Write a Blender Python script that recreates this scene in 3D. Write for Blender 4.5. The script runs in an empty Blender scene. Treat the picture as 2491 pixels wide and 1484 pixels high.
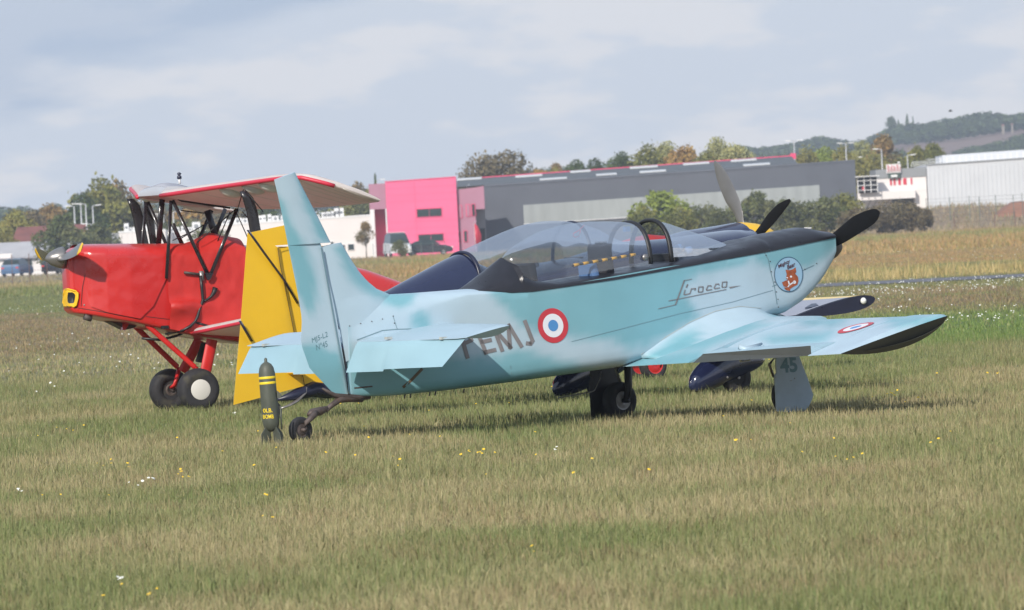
import bpy, math, random
import numpy as np
from mathutils import Vector, Matrix
random.seed(7); np.random.seed(7)
R = math.radians
sc = bpy.context.scene
# ------------------------------------------------------------------ camera
F = 25000.0; CX = 1245.5; CY = 742.0          # focal length in reference pixels (frame 2491 wide)
CAMH = 1.51; PITCH = math.atan((742 - 572) / F); ROLL = R(2.9)
cam_d = bpy.data.cameras.new("camera"); cam = bpy.data.objects.new("camera", cam_d)
sc.collection.objects.link(cam); sc.camera = cam
cam_d.sensor_width = 36.0; cam_d.sensor_fit = 'HORIZONTAL'; cam_d.lens = F / 2491 * 36.0
cam_d.clip_start = 1.0; cam_d.clip_end = 20000
cam_d.dof.use_dof = True; cam_d.dof.focus_distance = 84.0; cam_d.dof.aperture_fstop = 19.0
cp, sp = math.cos(PITCH), math.sin(PITCH); cr, sr = math.cos(ROLL), math.sin(ROLL)
FW = Vector((0, cp, -sp)); R0 = Vector((1, 0, 0)); U0 = Vector((0, sp, cp))
RT = R0 * cr - U0 * sr; UP = U0 * cr + R0 * sr
CAM = Vector((0, 0, CAMH))
m = Matrix((RT, UP, -FW)).transposed().to_4x4(); m.translation = CAM
cam.matrix_world = m
# ------------------------------------------------------------------ world and sun
SUN_EL = 30.0; SUN_PHI = 68.0   # light travels towards azimuth SUN_PHI (from +X towards +Y)
world = bpy.data.worlds.new("World"); sc.world = world; world.use_nodes = True
nt = world.node_tree; nt.nodes.clear()
out = nt.nodes.new('ShaderNodeOutputWorld'); bg = nt.nodes.new('ShaderNodeBackground')
sky = nt.nodes.new('ShaderNodeTexSky'); sky.sky_type = 'NISHITA'; sky.sun_disc = False
sky.sun_elevation = R(SUN_EL)
sdx, sdy = -math.cos(R(SUN_PHI)), -math.sin(R(SUN_PHI))
sky.sun_rotation = math.atan2(sdx, sdy) % (2 * math.pi)
sky.air_density = 1.2; sky.dust_density = 1.5; sky.ozone_density = 1.5
bg.inputs['Strength'].default_value = 0.1
tc = nt.nodes.new('ShaderNodeTexCoord')
def wn(scale, loc, detail, rough, seedz=0):
    mp = nt.nodes.new('ShaderNodeMapping'); mp.inputs['Scale'].default_value = scale; mp.inputs['Location'].default_value = loc
    n = nt.nodes.new('ShaderNodeTexNoise'); n.inputs['Scale'].default_value = 1.0
    n.inputs['Detail'].default_value = detail; n.inputs['Roughness'].default_value = rough
    nt.links.new(tc.outputs['Generated'], mp.inputs['Vector']); nt.links.new(mp.outputs[0], n.inputs['Vector'])
    return n
def wmath(op, a, b, clamp=False):
    n = nt.nodes.new('ShaderNodeMath'); n.operation = op; n.use_clamp = clamp
    for i, v in enumerate((a, b)):
        if isinstance(v, (int, float)): n.inputs[i].default_value = v
        else: nt.links.new(v, n.inputs[i])
    return n.outputs[0]
sep = nt.nodes.new('ShaderNodeSeparateXYZ'); nt.links.new(tc.outputs['Generated'], sep.inputs[0])
n1 = wn((26, 26, 110), (3.1, 0.7, 2.2), 6, 0.55)
n2 = wn((60, 60, 190), (8.1, 4.7, 1.3), 5, 0.5)
# cloud deck: broad grey-blue base above about 1.2 degrees, paler below, warm puffs in it
e = wmath('ADD', sep.outputs['Z'], wmath('MULTIPLY', wmath('SUBTRACT', n1.outputs[0], 0.5), 0.018))
e = wmath('ADD', e, wmath('MULTIPLY', sep.outputs['X'], -0.16))
mr = nt.nodes.new('ShaderNodeMapRange'); mr.interpolation_type = 'SMOOTHSTEP'
nt.links.new(e, mr.inputs[0]); mr.inputs[1].default_value = 0.0215; mr.inputs[2].default_value = 0.0265
mr2 = nt.nodes.new('ShaderNodeMapRange'); mr2.interpolation_type = 'SMOOTHSTEP'
nt.links.new(n2.outputs[0], mr2.inputs[0]); mr2.inputs[1].default_value = 0.46; mr2.inputs[2].default_value = 0.60
def wmix(f, a, b):
    n = nt.nodes.new('ShaderNodeMix'); n.data_type = 'RGBA'
    if isinstance(f, (int, float)): n.inputs[0].default_value = f
    else: nt.links.new(f, n.inputs[0])
    for i, v in ((6, a), (7, b)):
        if isinstance(v, tuple): n.inputs[i].default_value = (*v, 1)
        else: nt.links.new(v, n.inputs[i])
    return n.outputs[2]
SKYK = 12.6
pale = tuple(c * SKYK for c in (0.515, 0.56, 0.635)); grey = tuple(c * SKYK for c in (0.325, 0.405, 0.535)); warm = tuple(c * SKYK for c in (0.71, 0.685, 0.68))
c1 = wmix(mr.outputs[0], pale, grey)
c2 = wmix(wmath('MULTIPLY', mr2.outputs[0], wmath('SUBTRACT', 0.75, wmath('MULTIPLY', mr.outputs[0], 0.55))), c1, warm)
c3 = wmix(0.88, sky.outputs[0], c2)
nt.links.new(c3, bg.inputs['Color']); nt.links.new(bg.outputs[0], out.inputs[0])
sun_d = bpy.data.lights.new("sun", 'SUN'); sun = bpy.data.objects.new("sun", sun_d); sc.collection.objects.link(sun)
sun_d.energy = 3.6; sun_d.angle = R(0.6); sun_d.color = (1.0, 0.94, 0.85)
ce = math.cos(R(SUN_EL))
to_sun = Vector((sdx * ce, sdy * ce, math.sin(R(SUN_EL))))
sun.rotation_euler = to_sun.to_track_quat('Z', 'Y').to_euler(); sun.location = (0, 0, 60)
sc.view_settings.view_transform = 'Standard'; sc.view_settings.look = 'None'
sc.view_settings.exposure = 0.3; sc.view_settings.gamma = 1.0; sc.view_settings.use_curve_mapping = False
sc.cycles.max_bounces = 6; sc.cycles.transparent_max_bounces = 12; sc.cycles.volume_bounces = 0
sc.cycles.use_denoising = True
# ------------------------------------------------------------------ measuring helpers
def ray(u, v): return (FW * F + RT * (u - CX) + UP * (CY - v))
def W(u, v, Y):
    d = ray(u, v); return CAM + d * (Y / d.y)
def G(u, v, z=0.0):
    d = ray(u, v); return CAM + d * ((z - CAMH) / d.z)
class Frame:
    def __init__(s, o, heading):
        s.o = Vector((o[0], o[1], 0)); s.h = heading
        c, n = math.cos(R(heading)), math.sin(R(heading))
        s.f = Vector((c, n, 0)); s.l = Vector((-n, c, 0))
    def loc(s, p):
        d = p - s.o; return Vector((d.dot(s.f), d.dot(s.l), d.z))
    def wor(s, p): return s.o + s.f * p[0] + s.l * p[1] + Vector((0, 0, p[2]))
    def hy(s, u, v, y):
        d = ray(u, v); c = CAM - s.o
        t = (y - c.dot(s.l)) / d.dot(s.l); return s.loc(CAM + d * t)
    def hx(s, u, v, x):
        d = ray(u, v); c = CAM - s.o
        t = (x - c.dot(s.f)) / d.dot(s.f); return s.loc(CAM + d * t)
    def hz(s, u, v, z): return s.loc(G(u, v, z))
    def proj(s, p):
        d = s.wor(p) - CAM; k = F / d.dot(FW)
        return (CX + d.dot(RT) * k, CY - d.dot(UP) * k)
    def proj_np(s, P, mirror=True):
        P = np.array(P, float).copy()
        if mirror is not None: P[:, 1] = mirror * np.abs(P[:, 1])
        o = np.array(s.o - CAM); o[2] = -CAMH
        D = o + np.outer(P[:, 0], np.array(s.f)) + np.outer(P[:, 1], np.array(s.l)); D[:, 2] += P[:, 2]
        k = F / (D @ np.array(FW))
        return np.stack([CX + (D @ np.array(RT)) * k, CY - (D @ np.array(UP)) * k], 1)
# ------------------------------------------------------------------ object helpers
COL = sc.collection
def tag(o, label=None, cat=None, group=None, kind=None):
    if label: o['label'] = label
    if cat: o['category'] = cat
    if group: o['group'] = group
    if kind: o['kind'] = kind
    return o
def empty(name, loc, rz=0.0, label=None, cat=None, group=None):
    o = bpy.data.objects.new(name, None); o.location = loc; o.rotation_euler = (0, 0, rz); COL.objects.link(o)
    o.empty_display_size = 0.3
    return tag(o, label, cat, group)
def mk(name, V, Fc, mat, parent=None, smooth=True, attr=None, label=None, cat=None, group=None, kind=None, sharp=None):
    me = bpy.data.meshes.new(name); me.from_pydata([tuple(v) for v in V], [], [tuple(f) for f in Fc]); me.update()
    if mat: me.materials.append(mat)
    if smooth: me.polygons.foreach_set('use_smooth', [True] * len(me.polygons))
    if attr:
        for k, vals in attr.items():
            a = me.attributes.new(k, 'FLOAT', 'POINT'); a.data.foreach_set('value', np.asarray(vals, dtype=np.float32))
    if smooth and sharp is not None:
        try: me.set_sharp_from_angle(angle=R(sharp))
        except Exception: pass
    o = bpy.data.objects.new(name, me); COL.objects.link(o)
    if parent: o.parent = parent
    return tag(o, label, cat, group, kind)
class MB:
    def __init__(s): s.V = []; s.F = []
    def add(s, V, Fc):
        b = len(s.V); s.V += [tuple(v) for v in V]; s.F += [tuple(i + b for i in f) for f in Fc]; return s
    def box(s, c, d, rot=None):
        v = [Vector((sx * d[0] / 2, sy * d[1] / 2, sz * d[2] / 2)) for sz in (-1, 1) for sy in (-1, 1) for sx in (-1, 1)]
        if rot is not None: v = [rot @ q for q in v]
        v = [q + Vector(c) for q in v]
        return s.add(v, [(0, 2, 3, 1), (4, 5, 7, 6), (0, 1, 5, 4), (2, 6, 7, 3), (0, 4, 6, 2), (1, 3, 7, 5)])
    def b2(s, lo, hi): return s.box([(a + b) / 2 for a, b in zip(lo, hi)], [abs(b - a) for a, b in zip(lo, hi)])
    def loft(s, rings, closed=True, caps=True):
        b = len(s.V); n = len(rings[0])
        for r in rings: s.V += [tuple(p) for p in r]
        for i in range(len(rings) - 1):
            for j in range(n if closed else n - 1):
                k = (j + 1) % n
                s.F.append((b + i * n + j, b + i * n + k, b + (i + 1) * n + k, b + (i + 1) * n + j))
        if caps and closed:
            s.F.append(tuple(b + j for j in range(n - 1, -1, -1)))
            s.F.append(tuple(b + (len(rings) - 1) * n + j for j in range(n)))
        return s
    def tube(s, pts, r, n=8, flat=1.0, fdir=None):
        pts = [Vector(p) for p in pts]
        if not isinstance(r, (list, tuple)): r = [r] * len(pts)
        rings = []
        for i, p in enumerate(pts):
            t = (pts[min(i + 1, len(pts) - 1)] - pts[max(i - 1, 0)]).normalized()
            a = Vector(fdir) if fdir is not None else (Vector((0, 0, 1)) if abs(t.z) < 0.9 else Vector((1, 0, 0)))
            a = (a - t * a.dot(t)).normalized(); b = t.cross(a)
            rings.append([p + (a * math.cos(q) + b * math.sin(q) * flat) * r[i] for q in [2 * math.pi * k / n for k in range(n)]])
        return s.loft(rings)
    def lathe(s, prof, c, ax, n=24, caps=True):
        ax = Vector(ax).normalized(); a = (Vector((0, 0, 1)) if abs(ax.z) < 0.9 else Vector((1, 0, 0)))
        a = (a - ax * a.dot(ax)).normalized(); b = ax.cross(a); c = Vector(c)
        rings = [[c + ax * h + (a * math.cos(q) + b * math.sin(q)) * max(r, 1e-4) for q in [2 * math.pi * k / n for k in range(n)]] for r, h in prof]
        return s.loft(rings, True, caps)
    def plate(s, poly, nrm, th, bev=0.0):
        """polygon (3-d points in one plane) given thickness th, centred"""
        nrm = Vector(nrm).normalized(); poly = [Vector(p) for p in poly]; c = sum(poly, Vector()) / len(poly)
        ins = [p + (c - p).normalized() * bev for p in poly]
        if bev > 0: rings = [[p - nrm * th / 2 for p in ins], [p - nrm * th * .2 for p in poly], [p + nrm * th * .2 for p in poly], [p + nrm * th / 2 for p in ins]]
        else: rings = [[p - nrm * th / 2 for p in poly], [p + nrm * th / 2 for p in poly]]
        return s.loft(rings)
    def out(s, name, mat, parent=None, **k): return mk(name, s.V, s.F, mat, parent, **k)
def resample(pts, n):
    pts = [Vector(p) for p in pts]; d = [0]
    for a, b in zip(pts, pts[1:]): d.append(d[-1] + (b - a).length)
    A = np.array(pts); t = np.linspace(0, d[-1], n)
    return [Vector([np.interp(q, d, A[:, k]) for k in range(3)]) for q in t]
def idx_resample(pts, n):
    A = np.array([tuple(p) for p in pts], float); t = np.linspace(0, len(pts) - 1, n)
    return [Vector([np.interp(q, range(len(pts)), A[:, k]) for k in range(3)]) for q in t]
def foil(s): return 5 * (0.2969 * math.sqrt(s) - 0.126 * s - 0.3516 * s * s + 0.2843 * s ** 3 - 0.1030 * s ** 4)
def surf(mb, le, te, th, up, ns=12, nc=8, kind='foil', upf=0.5, lowf=0.5, tipup=None, tiplow=None, tipshift=None, uc=None):
    """lifting surface between a leading and a trailing edge line; th = thickness list"""
    le = idx_resample(le, ns); te = idx_resample(te, ns)
    th = np.interp(np.linspace(0, len(th) - 1, ns), range(len(th)), th); up = Vector(up).normalized(); rings = []
    for i in range(ns):
        u_, l_ = upf, lowf
        if i == ns - 1 and tipup is not None: u_, l_ = tipup, tiplow
        top = []; bot = []
        for j in range(nc + 1):
            q = 0.5 * (1 - math.cos(math.pi * j / nc)); p = le[i].lerp(te[i], q)
            if kind == 'foil': h = foil(q) * 2
            elif kind == 'wedge': h = (1 - q) * (0.0 if j == 0 else 1.0) * 1.0 + (0.7 if j == 0 else 0)
            else: h = math.sin(math.pi * q) ** 0.6
            h *= th[i]
            top.append(p + up * (h * u_ + 0.0015))
            lo = p - up * (h * l_ + 0.0015)
            if i == ns - 1 and tipshift is not None: lo = lo + Vector(tipshift) * (h / max(th[i], 1e-6))
            bot.append(lo)
        rings.append(top + bot[::-1])
    mb.loft(rings); return mb
def wheel(parent, c, ax, Rr, wd, tyre, hubm, hub_r=0.5, name='wheel', disc=None, rec=0.25):
    c = Vector(c); mb = MB(); pr = []
    for k in range(13):
        a = math.pi * (k / 12) ; pr.append((Rr - wd * .42 + math.sin(a) ** .7 * wd * .42, -math.cos(a) * wd / 2))
    hr = Rr * hub_r
    prof = [(hr * .9, -wd * .30), (hr, -wd * .42)] + pr + [(hr, wd * .42), (hr * .9, wd * .30)]
    w = mb.lathe(prof, c, ax, 36).out(name, tyre, parent, sharp=40)
    h = MB().lathe([(0.001, -wd * rec), (hr * .35, -wd * rec), (hr * .45, -wd * (rec + .03)), (hr * .85, -wd * (rec - .06)), (hr * 1.0, -wd * .40), (hr * 1.0, wd * .40), (hr * .85, wd * (rec - .06)), (hr * .45, wd * (rec + .03)), (hr * .35, wd * rec), (0.001, wd * rec)], c, ax, 28)
    axn = Vector(ax).normalized()
    h.lathe([(hr * .16, -wd * .45), (hr * .16, wd * .45)], c, ax, 12)
    h.out('hub', hubm, w, sharp=30)
    if disc:
        for sgn in (-1, 1):
            MB().lathe([(hr * 1.08, 0), (hr * 1.08, .004), (hr * .9, .01), (0.001, .014)] if sgn > 0 else [(0.001, -.014), (hr * .9, -.01), (hr * 1.08, -.004), (hr * 1.08, 0)], c + axn * sgn * wd * .43, ax, 28).out('hub_cap', disc, w, sharp=30)
    return w
# ------------------------------------------------------------------ materials
def mat(name, col, rough=0.5, metal=0.0, var=0.0, vscale=6.0, bump=0.0, bscale=60.0, coat=0.0, trans=0.0, spec=None, attr=None, col2=None, stretch=None, dirt=None):
    m = bpy.data.materials.new(name); m.use_nodes = True; t = m.node_tree; b = t.nodes['Principled BSDF']
    b.inputs['Roughness'].default_value = rough; b.inputs['Metallic'].default_value = metal
    if coat: b.inputs['Coat Weight'].default_value = coat; b.inputs['Coat Roughness'].default_value = 0.12
    if spec is not None: b.inputs['Specular IOR Level'].default_value = spec
    co = t.nodes.new('ShaderNodeTexCoord'); mp = t.nodes.new('ShaderNodeMapping'); t.links.new(co.outputs['Object'], mp.inputs[0])
    if stretch: mp.inputs['Scale'].default_value = stretch
    def noise(sv, det=4):
        n = t.nodes.new('ShaderNodeTexNoise'); n.inputs['Scale'].default_value = sv; n.inputs['Detail'].default_value = det
        t.links.new(mp.outputs[0], n.inputs['Vector']); return n
    def mixc(f, a, b_, bt='MIX'):
        n = t.nodes.new('ShaderNodeMix'); n.data_type = 'RGBA'; n.blend_type = bt
        if isinstance(f, (int, float)): n.inputs[0].default_value = f
        else: t.links.new(f, n.inputs[0])
        for i, v in ((6, a), (7, b_)):
            if isinstance(v, (tuple, list)): n.inputs[i].default_value = (*v[:3], 1)
            else: t.links.new(v, n.inputs[i])
        return n.outputs[2]
    cur = tuple(col)
    if col2 is not None:
        if attr:
            an = t.nodes.new('ShaderNodeAttribute'); an.attribute_name = attr; cur = mixc(an.outputs['Fac'], col, col2)
        else:
            cr_ = t.nodes.new('ShaderNodeMapRange'); n = noise(vscale * .6); t.links.new(n.outputs[0], cr_.inputs[0]); cr_.inputs[1].default_value = .4; cr_.inputs[2].default_value = .6
            cur = mixc(cr_.outputs[0], col, col2)
    if var:
        n = noise(vscale, 5); mr_ = t.nodes.new('ShaderNodeMapRange'); t.links.new(n.outputs[0], mr_.inputs[0])
        mr_.inputs[1].default_value = .3; mr_.inputs[2].default_value = .7; mr_.inputs[3].default_value = 1 - var; mr_.inputs[4].default_value = 1 + var * .6
        vm = t.nodes.new('ShaderNodeVectorMath'); vm.operation = 'SCALE'
        if isinstance(cur, tuple): vm.inputs[0].default_value = cur[:3]
        else: t.links.new(cur, vm.inputs[0])
        t.links.new(mr_.outputs[0], vm.inputs['Scale']); cur = vm.outputs[0]
        rr = t.nodes.new('ShaderNodeMapRange'); t.links.new(n.outputs[0], rr.inputs[0]); rr.inputs[1].default_value = .3; rr.inputs[2].default_value = .7
        rr.inputs[3].default_value = max(rough - .08, .02); rr.inputs[4].default_value = min(rough + .12, 1); t.links.new(rr.outputs[0], b.inputs['Roughness'])
    if dirt:
        n = noise(dirt[1], 6); mr_ = t.nodes.new('ShaderNodeMapRange'); t.links.new(n.outputs[0], mr_.inputs[0]); mr_.inputs[1].default_value = .56; mr_.inputs[2].default_value = .72; mr_.inputs[4].default_value = dirt[2]
        cur = mixc(mr_.outputs[0], cur, dirt[0])
    if isinstance(cur, tuple): b.inputs['Base Color'].default_value = (*cur[:3], 1)
    else: t.links.new(cur, b.inputs['Base Color'])
    if bump:
        bn = t.nodes.new('ShaderNodeBump'); bn.inputs['Strength'].default_value = min(bump, 1); bn.inputs['Distance'].default_value = 0.01 if bump <= 1 else 0.03
        n = noise(bscale, 4); t.links.new(n.outputs[0], bn.inputs['Height']); t.links.new(bn.outputs[0], b.inputs['Normal'])
    if trans: b.inputs['Transmission Weight'].default_value = trans
    return m
def glassmat(name, tint, gloss=0.6, haze_=0.06):
    m = bpy.data.materials.new(name); m.use_nodes = True; t = m.node_tree; t.nodes.clear()
    o = t.nodes.new('ShaderNodeOutputMaterial'); tr = t.nodes.new('ShaderNodeBsdfTransparent'); tr.inputs[0].default_value = (*tint, 1)
    gl = t.nodes.new('ShaderNodeBsdfGlossy'); gl.inputs['Roughness'].default_value = 0.03; gl.inputs[0].default_value = (.95, .97, 1, 1)
    fr = t.nodes.new('ShaderNodeFresnel'); fr.inputs[0].default_value = 1.5; mx = t.nodes.new('ShaderNodeMixShader')
    k = t.nodes.new('ShaderNodeMath'); k.operation = 'MULTIPLY_ADD'; k.inputs[1].default_value = gloss; k.inputs[2].default_value = 0.03; t.links.new(fr.outputs[0], k.inputs[0])
    t.links.new(k.outputs[0], mx.inputs[0]); t.links.new(tr.outputs[0], mx.inputs[1]); t.links.new(gl.outputs[0], mx.inputs[2])
    df = t.nodes.new('ShaderNodeBsdfDiffuse'); df.inputs[0].default_value = (.7, .75, .8, 1); m2 = t.nodes.new('ShaderNodeMixShader')
    n = t.nodes.new('ShaderNodeTexNoise'); n.inputs['Scale'].default_value = 3.0
    kk = t.nodes.new('ShaderNodeMath'); kk.operation = 'MULTIPLY'; kk.inputs[1].default_value = haze_ * 2; t.links.new(n.outputs[0], kk.inputs[0]); t.links.new(kk.outputs[0], m2.inputs[0])
    t.links.new(mx.outputs[0], m2.inputs[1]); t.links.new(df.outputs[0], m2.inputs[2]); t.links.new(m2.outputs[0], o.inputs[0])
    return m
M = {}
M['camo'] = mat('sky_blue_camouflage_paint', (.39, .50, .575), .45, 0, .05, 3.5, 0, attr='camo', col2=(.175, .375, .435), coat=.10)
M['under'] = mat('dark_underside', (.055, .057, .05), .55, 0, .12, 5)  # one dark colour for wing lower faces, tip cap and aileron rear
M['black_deck'] = mat('matt_black_paint', (.016, .016, .022), .34, 0, .25, 8)
M['black'] = mat('black_paint', (.012, .012, .014), .45, 0, .2, 20)
M['prop_black'] = mat('black_propeller', (.006, .006, .0065), .6, 0, .2, 12, spec=.15)
M['rubber'] = mat('tyre_rubber', (.022, .021, .024), .75, 0, .3, 14, .3, 60, dirt=((.09, .08, .05), 8, .5))
M['steel'] = mat('steel', (.34, .32, .31), .4, .7, .3, 14)
M['rusty'] = mat('weathered_steel', (.10, .078, .072), .6, .35, .35, 20, dirt=((.13, .07, .04), 12, .5))
M['hubgrey'] = mat('hub_aluminium', (.42, .40, .40), .5, .3, .2, 20)
M['grey_paint'] = mat('grey_letter_paint', (.20, .185, .19), .55, 0, .15, 10)
M['teal_letter'] = mat('teal_letter_paint', (.10, .20, .235), .55)
M['roundel_red'] = mat('roundel_red', (.52, .035, .05), .42, 0, .08, 5)
M['roundel_white'] = mat('roundel_white', (.72, .72, .76), .42)
M['roundel_blue'] = mat('roundel_blue', (.07, .24, .52), .42)
M['white'] = mat('white_paint', (.72, .70, .69), .45, 0, .08, 4)
M['gear_blue'] = mat('gear_door_paint', (.36, .45, .52), .5, 0, .12, 9)
M['red'] = mat('glossy_red_paint', (.52, .021, .019), .30, 0, .08, 3, coat=.5)
M['canvas'] = mat('red_canvas', (.52, .026, .022), .50, 0, .12, 5, .8, 5)
M['redstrut'] = mat('red_strut_paint', (.55, .02, .018), .35, 0, .1, 5)
M['yellow'] = mat('yellow_paint', (.80, .47, .015), .42, 0, .05, 3)
M['navy'] = mat('navy_blue_paint', (.013, .018, .055), .16, 0, .15, 2, coat=.6)
M['navy2'] = mat('navy_satin_paint', (.014, .016, .040), .35, 0, .2, 6)
M['wingtop'] = mat('grey_wing_paint', (.30, .31, .36), .4, 0, .1, 5)
M['yellowpale'] = mat('pale_yellow_band', (.80, .58, .20), .42)
M['glass'] = glassmat('canopy_glass', (.76, .79, .82), .45, .012)
M['bomb'] = mat('olive_drab_paint', (.072, .080, .062), .48, 0, .18, 9, dirt=((.11, .11, .08), 14, .4))
M['yellow_mark'] = mat('yellow_marking', (.75, .56, .02), .5)
M['seat'] = mat('seat_fabric', (.045, .043, .05), .8, 0, .2, 30)
M['blueseat'] = mat('blue_cushion', (.12, .22, .42), .8)
M['chrome'] = mat('polished_aluminium', (.24, .23, .225), .34, .55, .12, 6)
M['strut'] = mat('black_fairing_paint', (.018, .016, .020), .28, 0, .2, 12, coat=.3)
M['white_fabric'] = mat('white_doped_fabric', (.70, .66, .64), .5, 0, .05, 6)
_t = M['white_fabric'].node_tree; _tr = _t.nodes.new('ShaderNodeBsdfTranslucent'); _tr.inputs[0].default_value = (.85, .62, .56, 1); _mx = _t.nodes.new('ShaderNodeMixShader'); _mx.inputs[0].default_value = .32
_t.links.new(_t.nodes['Principled BSDF'].outputs[0], _mx.inputs[1]); _t.links.new(_tr.outputs[0], _mx.inputs[2]); _t.links.new(_mx.outputs[0], _t.nodes['Material Output'].inputs[0])
M['cream'] = mat('cream_patch', (.60, .58, .54), .5)
M['greyrib'] = mat('grey_ribbed_fabric', (.42, .43, .46), .5)
M['redtrim'] = mat('crimson_trim', (.55, .03, .06), .4)
M['line'] = mat('panel_joint', (.15, .24, .28), .7)
M['darkline'] = mat('dark_joint', (.04, .012, .012), .7)
M['yline'] = mat('hinge_gap', (.10, .06, .01), .8)
M['badge'] = mat('badge_blue', (.28, .45, .60), .45)
M['badgeline'] = mat('badge_outline', (.03, .09, .16), .5)
M['bear'] = mat('brown_fur_paint', (.36, .085, .03), .5, 0, .3, 40)
M['bearline'] = mat('maroon_paint', (.085, .025, .035), .5)
M['orange'] = mat('amber_stripe', (.85, .42, .02), .5)
M['lens'] = mat('lamp_lens', (.75, .75, .72), .15)
M['beige'] = mat('worn_sealant', (.42, .44, .42), .6, 0, .15, 12)
HAZE = 0.00016
# ================================================================== terrain
def hsh(ix, iy, s):
    h = (ix.astype(np.int64) * 374761393 + iy.astype(np.int64) * 668265263 + s * 974711) & 0x7fffffff
    h = ((h ^ (h >> 13)) * 1274126177) & 0x7fffffff
    return ((h ^ (h >> 16)) & 0xffff) / 65535.0
def vn(x, y, s=0):
    ix = np.floor(x); iy = np.floor(y); fx = x - ix; fy = y - iy; fx = fx * fx * (3 - 2 * fx); fy = fy * fy * (3 - 2 * fy)
    a = hsh(ix, iy, s); b = hsh(ix + 1, iy, s); c = hsh(ix, iy + 1, s); d = hsh(ix + 1, iy + 1, s)
    return (a * (1 - fx) + b * fx) * (1 - fy) + (c * (1 - fx) + d * fx) * fy
def fbm(x, y, s=0, o=4):
    r = 0; a = .5; t = 0
    for i in range(o): r = r + a * vn(x * 2 ** i, y * 2 ** i, s + i * 17); t += a; a *= .55
    return r / t
def sstep(a, b, x):
    t = np.clip((x - a) / (b - a), 0, 1); return t * t * (3 - 2 * t)
def height(X, Y):
    z = sstep(25, 38, X) * sstep(885, 950, Y) * 1.55
    z = z + 0.9 * np.exp(-(((X - 41) / 7) ** 2 + ((Y - 925) / 18) ** 2))
    z = z - 0.0 * Y
    return z
GREEN = np.array([0.144, 0.174, 0.060]); OLIVE = np.array([0.224, 0.214, 0.099]); STRAW = np.array([0.328, 0.275, 0.152])
BROWN = np.array([0.243, 0.166, 0.098]); ORANGE = np.array([.39, .24, .115]); PALE = np.array([.40, .31, .14]); LUSH = np.array([0.126, 0.198, 0.046]); SCRUB = np.array([.32, .245, .165])
def lerp3(a, b, t): return a + (b - a) * t[:, None]
def gcol(X, Y):
    n1 = fbm(X * .9, Y * .28, 1); n2 = fbm(X * .35 + 9, Y * .10, 5); n3 = fbm(X * 2.6, Y * 1.1, 9)
    c = lerp3(np.tile(OLIVE, (len(X), 1)), np.tile(STRAW, (len(X), 1)), sstep(.42, .62, n1) * .75)
    c = lerp3(c, np.tile(GREEN, (len(X), 1)), sstep(.45, .6, n2) * .75)
    c = lerp3(c, np.tile(BROWN, (len(X), 1)), sstep(.58, .72, n3) * .45)
    # field beyond the aircraft, in bands by distance
    w = Y * (1 + (n2 - .5) * .30 + (n1 - .5) * .16)
    tx = X / np.maximum(Y, 1) * 25000    # bearing, left or right part of the field
    T = lambda k: np.tile(k, (len(X), 1))
    c = lerp3(c, T(LUSH), sstep(112, 128, w) * (1 - sstep(165, 178, w)) * sstep(300, 800, tx) * .8)
    c = lerp3(c, T(BROWN * 1.02), sstep(140, 175, w) * .8 * (1 - .4 * sstep(.45, .6, n1)))
    c = lerp3(c, T(GREEN * 1.25), sstep(196, 205, w) * sstep(300, 900, tx) * .5)
    left = 1 - sstep(-700, -200, tx)
    c = lerp3(c, T(GREEN * 1.1), sstep(270, 300, w) * left * .8)
    right = sstep(100, 500, tx)
    c = lerp3(c, T(PALE), sstep(243, 256, w) * right * sstep(.35, .6, n1) * .85)
    c = lerp3(c, T(GREEN * 1.3), sstep(285, 300, w) * (1 - left) * .6)
    c = lerp3(c, T(ORANGE), sstep(305, 325, w) * (1 - left) * (.95 - .45 * sstep(.42, .62, n1)))
    c = lerp3(c, T(GREEN * 1.35), sstep(640, 670, w) * (1 - sstep(760, 800, w)) * (1 - left) * .6)
    c = lerp3(c, T(SCRUB), sstep(860, 885, w) * sstep(20, 28, X) * .9)
    c = lerp3(c, T(SCRUB), sstep(540, 580, w) * left * .8)
    c = lerp3(c, T(PALE * .9), sstep(545, 560, w) * (1 - sstep(620, 660, w)) * left * .6)
    c = c * (0.86 + .28 * fbm(X * 5, Y * 2.2, 31))[:, None]
    return c
def gmat(name, rough=.9, leaf=False, vary=0):
    m = bpy.data.materials.new(name); m.use_nodes = True; t = m.node_tree; b = t.nodes['Principled BSDF']
    a = t.nodes.new('ShaderNodeAttribute'); a.attribute_name = 'col'; b.inputs['Roughness'].default_value = rough
    b.inputs['Specular IOR Level'].default_value = .15 if not leaf else .25
    if vary:
        g = t.nodes.new('ShaderNodeNewGeometry'); n = t.nodes.new('ShaderNodeTexNoise'); n.inputs['Scale'].default_value = vary; n.inputs['Detail'].default_value = 6
        t.links.new(g.outputs['Position'], n.inputs['Vector']); mr_ = t.nodes.new('ShaderNodeMapRange'); t.links.new(n.outputs[0], mr_.inputs[0])
        mr_.inputs[1].default_value = .3; mr_.inputs[2].default_value = .7; mr_.inputs[3].default_value = .6; mr_.inputs[4].default_value = 1.35
        vm = t.nodes.new('ShaderNodeVectorMath'); vm.operation = 'SCALE'; t.links.new(a.outputs['Color'], vm.inputs[0]); t.links.new(mr_.outputs[0], vm.inputs['Scale']); t.links.new(vm.outputs[0], b.inputs['Base Color'])
    else: t.links.new(a.outputs['Color'], b.inputs['Base Color'])
    return m
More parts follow.
